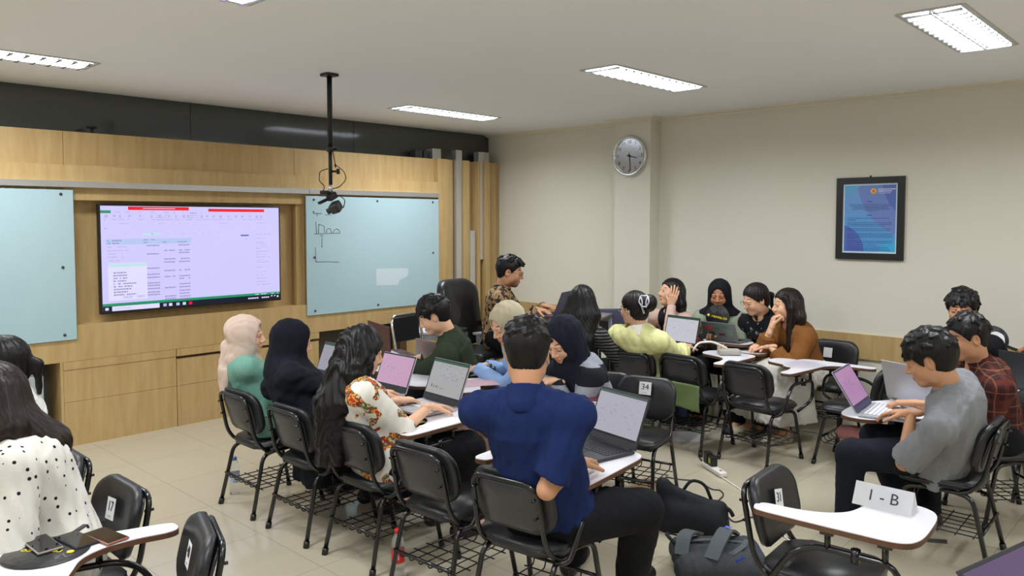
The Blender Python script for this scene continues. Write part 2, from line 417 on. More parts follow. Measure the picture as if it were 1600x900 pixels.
for v in (.385, .42, .45, .48, .515): words(.03, .03+r.uniform(.05, .12), v)
for v in (.378, .46, .6, .66, .69, .745, .77, .8, .835, .86): words(.225, .29, v, 'dk', .011, .95)
for v in (.43, .515, .545, .63, .69, .80, .885, .91): words(.315, .375, v, 'dk', .011, .95)
for v in (.378, .43, .455, .515, .545, .63, .69, .715, .77, .80, .835, .865, .895, .92): words(.395, .455, v, 'dk', .011, .95)
sq(.03, .545, .225, .9, 'white'); sq(.03, .55, .225, .58, 'teal', 2)
for i, v in enumerate(np.linspace(.63, .84, 9)): words(.055, .055+r.uniform(.05, .12), v, 'dk', .012, .95)
sq(.1, .86, .15, .885, 'base', 2); sq(.17, .86, .21, .885, 'base', 2); words(.115, .14, .868, 'txt'); words(.18, .2, .868, 'txt')
sq(.755, .29, .805, .305, 'ind'); words(.78, .82, .33)
for v in (.285, .325, .37, .39, .42, .44, .47, .5, .53, .56, .585, .64, .69, .73, .76, .8, .83, .92): words(.85, .85+r.uniform(.03, .1), v, 'txt', .008, .8)
sq(0, .925, 1, .95, 'green'); sq(0, .95, 1, 1, 'bar'); sq(.045, .953, .285, .998, 'white', 2); words(.06, .14, .972, 'txt', .01)
sq(.012, .963, .028, .988, 'white', 2)
for u, k in ((.305, 'txt'), (.335, 'white'), (.375, 'blue'), (.41, 'teal'), (.445, 'red')): sq(u, .962, u+.018, .99, k, 2)
words(.795, .86, .97, 'white', .014, .95); words(.88, .93, .97, 'white', .014, .8); words(.94, .97, .962, 'white', .01, .9); sq(.98, .965, .99, .985, 'white', 2); words(.84, .99, .933, 'teal', .01, .5)
g.build('screen', [SCR[k] for k in keys], t, fixn=False)

# ------------------------------------------------------------------ ceiling lights
LAMPM = mat('lamp_tube', (1, 1, 1, 1), .5, emit=(.86, .93, 1, 1), estr=LAMP_STRENGTH)
REFL = mat('lamp_reflector', srgb(225, 228, 235), .18, metal=.9, var=.02)
LFRAME = mat('lamp_frame', srgb(190, 188, 182), .5, var=.02)
def lamp_proto():
    t = empty('ceiling_light', (0, 0, CZ), 0, '', 'ceiling light', None)
    w, l = .155, .62
    g = MB()
    for sx_ in (-1, 1): g.box2((sx_*w-.012, -l, -.006), (sx_*w+.012, l, .0))
    for sy in (-1, 1): g.box2((-w, sy*l-.012, -.006), (w, sy*l+.012, .0))
    g.build('frame', LFRAME, t)
    MB().box2((-w+.01, -l+.01, -.0035), (w-.01, l-.01, -.002)).build('reflector', REFL, t)
    for x in (-.075, .075):
        MB().box2((x-.058, -l+.03, -.0085), (x+.058, l-.03, -.004)).build('tube', LAMPM, t)
    g = MB()
    for i in range(13):
        y = -l+.05+i*(2*l-.1)/12
        for s in (-1, 1): g.prism([(s*.005, y), (s*.14, y-.014), (s*.14, y+.014)], -.02, -.009)
    g.box2((-.004, -l+.02, -.02), (.004, l-.02, -.009)); 
    g.build('louver', REFL, t)
    L = bpy.data.lights.new('lamp_light', 'AREA'); L.shape = 'RECTANGLE'; L.size = .27; L.size_y = 1.16; L.energy = LAMP_POWER; L.spread = LAMP_SPREAD; L.color = (.93, .97, 1.0)
    lo_ = bpy.data.objects.new('lamp_light', L); COL.objects.link(lo_); lo_.parent = t; lo_.location = (0, 0, -.0215)
    return t
lp = lamp_proto(); first = True
LAMPS = [(-3.40, 5.12, 'ceiling light nearest the wall clock, long tubes seen edge-on'), (-1.24, 5.06, 'ceiling light at the top right, brightest and closest to the poster'),
         (-5.94, 5.35, 'ceiling light near the corner above the glass board with the sketches'), (-5.96, 1.40, 'ceiling light at the upper left, above the dark glass band'),
         (-3.55, 1.38, 'ceiling light cut off by the top edge of the frame'), (-1.24, 1.4, 'unseen ceiling light added above the camera, outside the frame'),
         (1.0, 5.06, 'unseen ceiling light added behind the right edge of the frame'), (1.0, 1.4, 'unseen ceiling light added in the right back of the room'),
         (-5.94, -2.0, 'unseen ceiling light added at the far left behind the camera'), (-3.5, -2.0, 'unseen ceiling light added behind the camera in the middle'), (-1.24, -2.0, 'unseen ceiling light added directly behind the camera')]  # fittings out of view continue the ceiling spacing, added for illumination
for x, y, lab in LAMPS:
    o = lp if first else copy_tree(lp); first = False
    o.location = (x, y, CZ); o['label'] = lab; o['group'] = 'louvred ceiling lights'

# ------------------------------------------------------------------ ceiling pole with web camera
px_, py_ = -4.99, 3.33
t = empty('camera_pole', (px_, py_, CZ), 0, 'black pole hanging from the ceiling with a small camera at its lower end', 'camera pole')
MB().box((0, 0, -.012), (.10, .10, .02), bev=.004).build('ceiling_plate', BLACKP, t)
g = MB(); g.tube([(0, 0, -.02), (0, 0, -.55)], .019, seg=10); g.build('upper_pole', BLACKP, t)
MB().tube([(0, 0, -.53), (0, 0, -.83)], .014, seg=10).build('lower_pole', BLACKP, t)
g = MB(); g.tube([(0, 0, -.535), (0, 0, -.575)], .028, seg=12); g.tube([(.02, .02, -.555), (.05, .04, -.555)], .011); g.build('pole_clamp', BLACKP, t); g = MB(); g.tube([(.01, .01, -.72), (.045, .045, -.72)], .008); g.tube([(.04, .04, -.70), (.04, .04, -.74)], .013); g.build('knob', BLACKP, t)
g = MB(); g.tube([(0, 0, -.82), (.0, 0, -.87)], .016); g.build('ball_joint', ALU, t)
g = MB(); g.tube([(-.06, -.05, -.875), (.0, 0, -.875)], .014); g.box((.0, .01, -.905), (.05, .07, .05), Matrix.Rotation(.5, 3, 'X'), bev=.006); g.box((-.035, -.04, -.94), (.03, .09, .02), Matrix.Rotation(.4, 3, 'X'), bev=.004); g.build('bracket', BLACKP, t)
g = MB(); g.box((.02, .03, -.985), (.075, .085, .075), Matrix.Rotation(.6, 3, 'X') @ Matrix.Rotation(.5, 3, 'Z'), bev=.014, seg=3); g.tube([(-.0, .015, -1.0), (-.03, -.01, -1.02)], .022, seg=14); g.build('camera_head', DARKGREY, t)
g = MB(); g.tube([(0, .02, -.56), (.01, .045, -.7), (.0, .03, -.66), (.05, .09, -.72), (.06, .10, -.78), (.03, .05, -.84), (.0, .0, -.85)], .0035, seg=6, rad=.03)
g.tube([(0, -.02, -.70), (-.05, -.06, -.72), (-.06, -.06, -.79), (-.03, -.03, -.83), (-.04, -.04, -.87)], .0035, seg=6, rad=.02)
g.tube([(.03, .06, -.9), (.07, .08, -.93), (.06, .07, -.99)], .0035, seg=6, rad=.02)
g.build('cable', BLACKP, t)

# ------------------------------------------------------------------ wall clock on the pillar
cyc = at_y(985.5, 244, PY)
t = empty('wall_clock', cyc, 0, 'round wall clock with a silver rim on the pillar', 'clock'); RC = .215
ML = frame_m((0, 0, 0), (1, 0, 0), (0, 0, 1), (0, -1, 0))
ch = mat('clock_chrome', srgb(210, 212, 214), .18, metal=1, var=.01)
MB().lathe([(RC-.045, .0), (RC, .0), (RC+.004, .012), (RC, .034), (RC-.012, .045), (RC-.026, .04), (RC-.03, .024)], seg=64).build('rim', ch, t).matrix_local = ML
MB().lathe([(0, .004), (RC-.02, .004), (RC-.02, .022), (0, .022)], seg=64).build('dial', mat('clock_dial', srgb(214, 220, 222), .5, var=.01), t).matrix_local = ML
for i in range(1, 13):
    a = PI/2-i*PI/6
    text_mesh('numeral', str(i), .052, INK, t, Matrix.Translation(((RC-.062)*math.cos(a), -.0235, (RC-.062)*math.sin(a))) @ Matrix(((1, 0, 0, 0), (0, 0, -1, 0), (0, 1, 0, 0), (0, 0, 0, 1))))
def hand(name, ang, l, w):
    a = PI/2-R_(ang); d = (math.cos(a), math.sin(a)); n_ = (-d[1], d[0]); g = MB()
    g.prism([(-d[0]*.03+n_[0]*w, -d[1]*.03+n_[1]*w), (-d[0]*.03-n_[0]*w, -d[1]*.03-n_[1]*w), (d[0]*l-n_[0]*w*.5, d[1]*l-n_[1]*w*.5), (d[0]*l+n_[0]*w*.5, d[1]*l+n_[1]*w*.5)], .026, .029)
    g.build(name, BLACKP, t).matrix_local = ML
hand('hour_hand', 105, .105, .006); hand('minute_hand', 174, .15, .0045); hand('second_hand', 95, .14, .0015)
MB().lathe([(0, .026), (.012, .026), (.012, .033), (0, .034)], seg=16).build('hub', BLACKP, t).matrix_local = ML

# ------------------------------------------------------------------ framed poster
x0, x1, z0, z1 = -2.712, -2.142, 1.478, 2.198
t = empty('framed_poster', ((x0+x1)/2, YW, z0), 0, 'black-framed blue poster with a yellow emblem on the right wall', 'poster')
w, h_ = x1-x0, z1-z0; g = MB(); fwid = .056
for lo, hi in (((-w/2, -.028, 0), (w/2, -.002, fwid)), ((-w/2, -.028, h_-fwid), (w/2, -.002, h_)), ((-w/2, -.028, fwid), (-w/2+fwid, -.002, h_-fwid)), ((w/2-fwid, -.028, fwid), (w/2, -.002, h_-fwid))): g.box2(lo, hi)
g.build('frame', BLACKP, t); MB().tube([(0, -.01, h_), (0, -.01, h_+.014)], .008).build('hook', DARKGREY, t)
PM, nt, b, ob = node_mat('poster_print', .35, spec=.5)
s3 = sep(nt, ob); X_, Z_ = s3[0], s3[2]
PC = []
u = math_node(nt, 'ADD', math_node(nt, 'DIVIDE', X_, w), .5); v = math_node(nt, 'DIVIDE', Z_, h_)
base = mix_node(nt, v, srgb(70, 160, 225), srgb(120, 160, 220))
def disc(cx, cz, r_, col, inv=False):
    global base
    a = math_node(nt, 'SUBTRACT', u, cx); a = math_node(nt, 'MULTIPLY', a, a); c_ = math_node(nt, 'SUBTRACT', v, cz); c_ = math_node(nt, 'MULTIPLY', math_node(nt, 'MULTIPLY', c_, c_), 1.6)
    d_ = math_node(nt, 'SQRT', math_node(nt, 'ADD', a, c_)); base = mix_node(nt, math_node(nt, 'GREATER_THAN' if inv else 'LESS_THAN', d_, r_), base, col)
disc(1.25, 1.0, .95, srgb(112, 138, 206)); disc(1.3, .95, .62, srgb(88, 112, 192)); disc(0, .1, .42, srgb(82, 110, 196)); disc(.1, 1.0, .28, srgb(96, 170, 222)); disc(.85, 0.05, .22, srgb(60, 178, 232))
nt.links.new(base, b.inputs['Base Color'])
g = MB(); g.quad([(-w/2+fwid+.014, -.0165, fwid+.014), (w/2-fwid-.014, -.0165, fwid+.014), (w/2-fwid-.014, -.0165, h_-fwid-.014), (-w/2+fwid+.014, -.0165, h_-fwid-.014)]); g.build('print', PM, t)
MB().box2((-w/2+fwid, -.016, fwid), (w/2-fwid, -.004, h_-fwid)).build('mount', mat('pale_mount', srgb(205, 228, 245), .6, var=.01), t)
TX = frame_m((0, 0, 0), (1, 0, 0), (0, 0, 1), (0, -1, 0)); txt_dk = mat('poster_text', srgb(40, 62, 120), .6, var=.02); txt_lt = mat('poster_pale_text', srgb(214, 224, 244), .6, var=.01)
r = random.Random(5)
def line(x0_, x1_, z, hh, m_):
    g = MB(); x = x0_
    while x < x1_:
        ww = r.uniform(.006, .02); g.box2((x, -.0175, z), (min(x+ww, x1_), -.017, z+hh)); x += ww+.004
    return g
L_ = lambda us, vs: ((us-.0)*1.0, vs)
g = MB()
def tl(u0, u1, v, hh=.0045):
    x = -w/2+u0*w; xe = -w/2+u1*w
    while x < xe:
        ww = r.uniform(.006, .02); g.box2((x, -.0175, v*h_), (min(x+ww, xe), -.017, v*h_+hh)); x += ww+.004
tl(.46, .54, .70, .007); tl(.46, .53, .535, .007)
for v_, a_, b_ in ((.665, .2, .8), (.645, .22, .82), (.628, .27, .77), (.61, .23, .8), (.592, .42, .62), (.5, .17, .78), (.478, .17, .3), (.445, .17, .83), (.425, .17, .82), (.405, .17, .72), (.37, .17, .82), (.35, .17, .8),
                   (.31, .17, .84), (.29, .17, .84), (.27, .17, .84), (.25, .17, .28), (.22, .17, .83), (.2, .17, .83), (.175, .17, .6), (.15, .17, .78), (.13, .17, .8), (.112, .17, .8)): tl(a_, b_, v_)
g.build('text_lines', txt_dk, t)
g = MB()
for v_, a_, b_ in ((.845, .62, .88), (.822, .62, .82), (.802, .62, .80)): tl(a_, b_, v_, .009 if v_ > .81 else .005)
g.build('title_lines', txt_lt, t)
ML2 = frame_m((.03, -.0175, h_*.83), (1, 0, 0), (0, 0, 1), (0, -1, 0))
o = MB().prism([(.026*math.cos(a*PI/3), .026*math.sin(a*PI/3)) for a in range(6)], 0, .0012).build('emblem', mat('emblem_yellow', srgb(246, 206, 70), .5, var=.02), t); o.matrix_local = ML2
o2 = MB().prism(spline([(0, .016), (.012, .004), (.009, -.012), (-.009, -.012), (-.012, .004)], 5), .0012, .002).build('emblem_centre', mat('emblem_orange', srgb(222, 110, 40), .5, var=.02), o)
# ------------------------------------------------------------------ implicit surfaces -> one continuous mesh
V3 = lambda *a: np.array(a, np.float64)
def nrm(v): v = np.asarray(v, float); return v/(np.linalg.norm(v)+1e-12)
class Field:
    def __init__(s, lo, hi, v):
        s.v = v; s.lo = np.array(lo, float); n = np.ceil((np.array(hi, float)-s.lo)/v).astype(int)+1
        s.n = n; s.d = np.full(n, .3, np.float32)
        s.ax = [s.lo[i]+np.arange(n[i])*v for i in range(3)]
    def rng(s, lo, hi):
        a = np.clip(np.floor((np.array(lo)-s.lo)/s.v).astype(int), 0, s.n); b = np.clip(np.ceil((np.array(hi)-s.lo)/s.v).astype(int)+1, 0, s.n)
        sl = tuple(slice(a[i], b[i]) for i in range(3))
        if any(b[i] <= a[i] for i in range(3)): return None, None
        X, Y, Z = s.ax[0][sl[0]][:, None, None], s.ax[1][sl[1]][None, :, None], s.ax[2][sl[2]][None, None, :]
        return sl, (X, Y, Z)
    def put(s, fn, lo, hi, k, mode='u'):
        pad = max(k, .012)+2*s.v
        sl, P = s.rng(np.array(lo)-pad, np.array(hi)+pad)
        if sl is None: return s
        b = fn(*P).astype(np.float32); a = s.d[sl]
        if mode == 's': a = -a
        if k > 0:
            h = np.clip(.5+.5*(a-b)/k, 0, 1); r = a*(1-h)+b*h-k*h*(1-h)
        else: r = np.minimum(a, b)
        s.d[sl] = -r if mode == 's' else r
        return s
    def rc(s, a, b, r1, r2, k=.02, flat=None, cut=None, mode='u'):
        """tapered capsule; flat=(axis, factor) squeezes the section; cut=[(point, normal)..] keeps the side the normal points away from"""
        a = np.asarray(a, float); b = np.asarray(b, float); ba = b-a; L2 = max(ba@ba, 1e-9)
        def fn(X, Y, Z):
            x, y, z = X-a[0], Y-a[1], Z-a[2]
            t = np.clip((x*ba[0]+y*ba[1]+z*ba[2])/L2, 0, 1)
            x, y, z = x-t*ba[0], y-t*ba[1], z-t*ba[2]; r = r1+(r2-r1)*t
            if flat is not None:
                n, q = flat; c = (x*n[0]+y*n[1]+z*n[2])*(1/q-1)
                d = np.sqrt((x+c*n[0])**2+(y+c*n[1])**2+(z+c*n[2])**2)-r; d = d*(.5+.5*q)
            else: d = np.sqrt(x*x+y*y+z*z)-r
            if cut:
                for p, n in cut: d = np.maximum(d, (X-p[0])*n[0]+(Y-p[1])*n[1]+(Z-p[2])*n[2])
            return d
        R = max(r1, r2)
        return s.put(fn, np.minimum(a, b)-R, np.maximum(a, b)+R, k, mode)
    def el(s, c, r, M=None, k=.02, mode='u'):
        c = np.asarray(c, float); r = np.asarray(r, float); M = np.eye(3) if M is None else M   # M columns = local axes
        def fn(X, Y, Z):
            x, y, z = X-c[0], Y-c[1], Z-c[2]
            q = [(x*M[0, i]+y*M[1, i]+z*M[2, i]) for i in range(3)]
            k0 = np.sqrt(sum((q[i]/r[i])**2 for i in range(3))); k1 = np.sqrt(sum((q[i]/r[i]**2)**2 for i in range(3)))+1e-9
            return k0*(k0-1)/k1
        R = r.max(); return s.put(fn, c-R, c+R, k, mode)
    def half(s, p, n):                      # keep the side the normal points away from
        X, Y, Z = s.ax[0][:, None, None], s.ax[1][None, :, None], s.ax[2][None, None, :]
        s.d = np.maximum(s.d, ((X-p[0])*n[0]+(Y-p[1])*n[1]+(Z-p[2])*n[2]).astype(np.float32)); return s
    def warp(s, fn, band=.03):              # displace the surface by fn(x,y,z)
        I = np.nonzero(np.abs(s.d) < band)
        x, y, z = s.ax[0][I[0]], s.ax[1][I[1]], s.ax[2][I[2]]
        s.d[I] += fn(x, y, z).astype(np.float32); return s
    def mesh(s):
        d = s.d.copy()
        d[0], d[-1], d[:, 0], d[:, -1], d[:, :, 0], d[:, :, -1] = (.1,)*6
        ins = d < 0; nx, ny, nz = d.shape
        c = np.zeros((nx-1, ny-1, nz-1), np.int8)
        for i in (0, 1):
            for j in (0, 1):
                for k in (0, 1): c += ins[i:nx-1+i, j:ny-1+j, k:nz-1+k]
        A = np.nonzero((c > 0) & (c < 8)); m = len(A[0])
        vid = np.full(c.shape, -1, np.int32); vid[A] = np.arange(m)
        acc = np.zeros((m, 3)); cnt = np.zeros(m); I, J, K = A
        for ax in range(3):
            o1, o2 = [q for q in range(3) if q != ax]
            for u in (0, 1):
                for v in (0, 1):
                    off = [0, 0, 0]; off[o1] = u; off[o2] = v
                    a = d[I+off[0], J+off[1], K+off[2]]; e = off.copy(); e[ax] = 1
                    b = d[I+e[0], J+e[1], K+e[2]]; x = (a < 0) != (b < 0)
                    t = np.where(x, a/np.where(x, a-b, 1), 0)
                    for q in range(3): acc[:, q] += np.where(x, off[q]+(t if q == ax else 0), 0)
                    cnt += x
        acc /= np.maximum(cnt, 1)[:, None]
        vs = s.lo+(np.stack(A, 1)+acc)*s.v
        Q = []
        for ax in range(3):
            o1, o2 = [(1, 2), (2, 0), (0, 1)][ax]
            sl0 = [slice(None)]*3; sl1 = [slice(None)]*3; sl0[ax] = slice(0, -1); sl1[ax] = slice(1, None)
            a = ins[tuple(sl0)]; b = ins[tuple(sl1)]; E = np.nonzero(a != b); E = np.stack(E, 1)
            ok = (E[:, o1] > 0) & (E[:, o2] > 0) & (E[:, o1] < d.shape[o1]-1) & (E[:, o2] < d.shape[o2]-1); E = E[ok]
            def cell(u, v):
                e = E.copy(); e[:, o1] -= u; e[:, o2] -= v; return vid[e[:, 0], e[:, 1], e[:, 2]]
            q = np.stack([cell(1, 1), cell(0, 1), cell(0, 0), cell(1, 0)], 1)
            fl = ~a[E[:, 0], E[:, 1], E[:, 2]]; q[fl] = q[fl][:, ::-1]; Q.append(q)
        q = np.concatenate(Q); q = q[(q >= 0).all(1)]
        return vs.astype(np.float32), q
def make_mesh(name, parts, col=None):
    """parts: list of (verts, quads); col: matching list of (n,3) colours"""
    off = 0; V = []; Q = []
    for v, q in parts: V.append(v); Q.append(q+off); off += len(v)
    V = np.concatenate(V); Q = np.concatenate(Q).astype(np.int32)
    me = bpy.data.meshes.new(name); me.vertices.add(len(V)); me.vertices.foreach_set('co', V.ravel())
    me.loops.add(len(Q)*4); me.loops.foreach_set('vertex_index', Q.ravel()); me.polygons.add(len(Q))
    me.polygons.foreach_set('loop_start', np.arange(0, len(Q)*4, 4, dtype=np.int32))
    me.polygons.foreach_set('loop_total', np.full(len(Q), 4, np.int32)) if bpy.app.version < (4, 0) else None
    me.polygons.foreach_set('use_smooth', np.ones(len(Q), bool)); me.update(calc_edges=True); me.validate()
    if col is not None:
        C = np.concatenate(col); C = np.concatenate([C, np.ones((len(C), 1))], 1).astype(np.float32)
        a = me.color_attributes.new('Col', 'FLOAT_COLOR', 'POINT'); a.data.foreach_set('color', C.ravel())
    return me

def folds(amp, seed, sc=1., flow=(0, 0, 1)):
    r = np.random.RandomState(seed); K = r.normal(size=(5, 3)); K /= np.linalg.norm(K, axis=1)[:, None]
    f = np.array(flow); K = K-.75*(K@f)[:, None]*f; K /= np.linalg.norm(K, axis=1)[:, None]; ph = r.uniform(0, 6, 10)
    G = r.normal(size=(5, 3))*9*sc
    def fn(x, y, z):
        o = 0
        for i in range(5):
            w = (26+13*i)*sc; u = K[i, 0]*x+K[i, 1]*y+K[i, 2]*z
            s_ = np.sin(w*u+1.8*np.sin(G[i, 0]*x+G[i, 1]*y+G[i, 2]*z+ph[i])+ph[i+5]); o = o+(1-np.abs(s_))*(1-.12*i)
        return amp*(o-2.2)*.6
    return fn
def strands(amp, c, freq=70, seed=0):
    def fn(x, y, z):
        a = np.arctan2(x-c[0], y-c[1]); return amp*(np.sin(freq*a+9*np.sin(14*z+seed))*.6+np.sin(freq*.43*a+5*np.sin(9*z+2+seed)))
    return fn
def axes(yaw, pitch=0, roll=0):             # columns right, forward, up; yaw + turns left, pitch + looks down, roll + tips right
    cy, sy = math.cos(yaw), math.sin(yaw); Rz = np.array([[cy, -sy, 0], [sy, cy, 0], [0, 0, 1]])
    cp, sp = math.cos(-pitch), math.sin(-pitch); Rx = np.array([[1, 0, 0], [0, cp, -sp], [0, sp, cp]])
    cr_, sr = math.cos(roll), math.sin(roll); Ry = np.array([[cr_, 0, sr], [0, 1, 0], [-sr, 0, cr_]])
    return Rz@Rx@Ry
def ik(a, c, l1, l2, hint):
    a, c = np.array(a, float), np.array(c, float); v = c-a; d = np.linalg.norm(v)
    if d > (l1+l2)*.985: c = a+v/d*(l1+l2)*.985; v = c-a; d = np.linalg.norm(v)
    x = (l1*l1-l2*l2+d*d)/(2*d); h = math.sqrt(max(l1*l1-x*x, 1e-6)); u = v/d; p = np.asarray(hint, float); p = nrm(p-u*(p@u))
    return a+u*x+p*h, c

# skin: reads the vertex colour of lips, brows and eyes
def skin_mat(name, tone):
    m, nt, b, ob = node_mat(name, .48, .08, 90, spec=.35)
    at_ = nt.nodes.new('ShaderNodeAttribute'); at_.attribute_name = 'Col'
    mx = nt.nodes.new('ShaderNodeMix'); mx.data_type = 'RGBA'; mx.blend_type = 'MULTIPLY'; mx.inputs[0].default_value = 1
    mx.inputs[7].default_value = tone; nt.links.new(at_.outputs['Color'], mx.inputs[6]); nt.links.new(mx.outputs[2], b.inputs['Base Color'])
    b.inputs['Subsurface Weight'].default_value = .06; b.inputs['Subsurface Radius'].default_value = (.02, .008, .004)
    return m
SKIN = {'fair': skin_mat('skin_fair', srgb(226, 178, 146)), 'mid': skin_mat('skin_mid', srgb(200, 148, 114)), 'tan': skin_mat('skin_tan', srgb(172, 118, 86))}
def hair_mat(name, col, rough=.42):
    m, nt, b, ob = node_mat(name, rough, spec=.3)
    mp = nt.nodes.new('ShaderNodeMapping'); mp.inputs['Scale'].default_value = (160, 160, 9); nt.links.new(ob, mp.inputs[0])
    n = nt.nodes.new('ShaderNodeTexNoise'); n.inputs['Scale'].default_value = 1; n.inputs['Detail'].default_value = 3; nt.links.new(mp.outputs[0], n.inputs['Vector'])
    bp = nt.nodes.new('ShaderNodeBump'); bp.inputs['Strength'].default_value = .4; bp.inputs['Distance'].default_value = .003
    nt.links.new(n.outputs[0], bp.inputs['Height']); nt.links.new(bp.outputs[0], b.inputs['Normal'])
    nt.links.new(mix_node(nt, n.outputs[0], tuple(c*.35 for c in col[:3])+(1,), tuple(c*.95 for c in col[:3])+(1,)), b.inputs['Base Color']); return m
HAIR = {'black': hair_mat('hair_black', srgb(24, 21, 22)), 'soft': hair_mat('hair_soft_black', srgb(36, 30, 29)), 'brown': hair_mat('hair_dark_brown', srgb(40, 27, 23))}

def hand_field(Wr, d, n, side, s, curl, spread=1., vox=.0032):
    """palm, four unequal bent fingers and a thumb; d = finger direction, n = way the palm faces, side = thumb side (+1/-1 of d x n)"""
    d = nrm(d); n = nrm(np.asarray(n)-d*(np.asarray(n)@d)); t = np.cross(d, n)*side
    f = Field(Wr-.22*s, Wr+.22*s, vox)
    P = lambda a, b, c: Wr+(d*a+t*b-n*c)*s            # along, towards thumb, back of hand
    f.rc(Wr-d*.035*s, P(.02, 0, 0), .025*s, .026*s, .012, flat=(n, .72))
    kn = [(.088, .030), (.092, .010), (.087, -.010), (.078, -.028)]
    for a, b in kn: f.rc(P(.012, b*.55, 0), P(a, b, .001), .0155*s, .0115*s, .012)
    f.rc(P(.015, .018, -.006), P(.045, .030, -.006), .016*s, .012*s, .012)
    L = [(.042, .025, .020), (.046, .029, .021), (.042, .027, .020), (.033, .021, .018)]
    for q, (a, b) in enumerate(kn):
        p = P(a, b, .001); ang = 0; fan = (b*3.2*spread)
        dd = nrm(d+t*fan)
        c = curl[q] if isinstance(curl[0], (tuple, list)) else curl
        for w in range(3):
            ang += R_(c[w]); e = dd*math.cos(ang)+n*math.sin(ang); q2 = p+e*L[q][w]*s
            f.rc(p, q2, (.0094-.0009*w)*s, (.0088-.0011*w)*s, .004); p = q2
    p = P(.028, .024, -.004); e = nrm(d*.72+t*.62+n*.25)
    for w, (l, r) in enumerate(((.042, .0125), (.032, .0105), (.025, .0092))):
        q2 = p+e*l*s; f.rc(p, q2, r*s, r*.86*s, .007 if w == 0 else .004); p = q2; e = nrm(e+d*.18+n*.12)
    return f.mesh()

def head_field(c, M, s, fem, vox):
    f = Field(np.array(c)-.17*s, np.array(c)+.17*s, vox); P = lambda x, y, z: np.array(c)+M@np.array([x, y, z])*s
    E = lambda p, r, k=.02, mode='u': f.el(P(*p), np.array(r)*s, M, k*s, mode)
    E((0, -.014, .032), (.073, .092, .083)); E((0, .022, -.03), (.060 if fem else .063, .066, .078), .035)
    E((0, .058, -.088), (.026 if fem else .031, .024, .020), .028)
    for sx_ in (-1, 1):
        E((sx_*.034, .055, -.028), (.026, .026, .028), .02); E((sx_*.052, .0, -.062), (.014, .03, .03), .03)
        E((sx_*.030, .098, .004), (.017, .014, .012), .012, 's'); E((sx_*.030, .0735, .004), (.0155, .0135, .0125), .003)
        f.rc(P(sx_*.012, .086, .022), P(sx_*.044, .076, .020), .006*s, .005*s, .010*s)
        E((sx_*.074, -.008, -.004), (.008, .019, .031), .006); E((sx_*.079, -.004, .002), (.006, .009, .016), .004, 's')
        E((sx_*.011, .093, -.032), (.008, .009, .007), .006)
    f.rc(P(0, .083, .014), P(0, .104, -.024), .007*s, .011*s, .010*s)
    E((0, .084, -.056), (.022, .011, .0065), .005); E((0, .082, -.067), (.019, .011, .0065), .005)
    f.rc(P(0, -.028, -.03), P(0, -.035, -.135), .056*s, .052*s, .03*s)
    v, q = f.mesh(); L = (v-np.array(c))@M/s        # local coordinates for colouring
    return v, q, L
def face_colour(L, male, look_down, lips, beard=0, brow=(.16, .13, .12)):
    C = np.ones((len(L), 3)); x, y, z = L.T; ax = np.abs(x); fr = y > .045
    def paint(mask_d, soft, col):
        w = np.clip((1-mask_d)/soft, 0, 1)[:, None]*fr[:, None]; C[:] = C*(1-w)+np.array(col)*w
    paint(np.sqrt(((ax-.03)/.036)**2+((z+.0)/.022)**2), 1.2, (.93, .86, .83))
    if beard:
        w = np.clip(((-.045-z)/.03), 0, 1)*np.clip((y+.0)/.05, 0, 1)*np.where(np.sqrt((x/.024)**2+((z+.062)/.013)**2) < 1, .1, 1)*beard; C *= (1-w[:, None]*.75)
    paint(np.sqrt((x/.024)**2+((z+.0615)/.0125)**2), .35, lips)
    cz = .029+.004*np.sin((ax-.012)/.036*3.1); paint(np.sqrt(((ax-.030)/.023)**2+((z-cz)/(.0065 if male else .0048))**2), .5, brow)
    if look_down: paint(np.sqrt(((ax-.030)/.0165)**2+((z+.0025+8*(ax-.03)**2)/.0055)**2), .5, (.10, .08, .08))
    else:
        paint(np.sqrt(((ax-.030)/.0165)**2+((z-.003)/.0078)**2), .3, (.10, .08, .08)); paint(np.sqrt(((ax-.030)/.0135)**2+((z-.003)/.0052)**2), .3, (1.15, 1.3, 1.4))
        paint(np.sqrt(((ax-.030)/.0075)**2+((z-.003)/.0075)**2), .4, (.06, .045, .04))
    paint(np.sqrt(((ax-.009)/.005)**2+((z+.038)/.003)**2), .6, (.35, .22, .2))
    return C

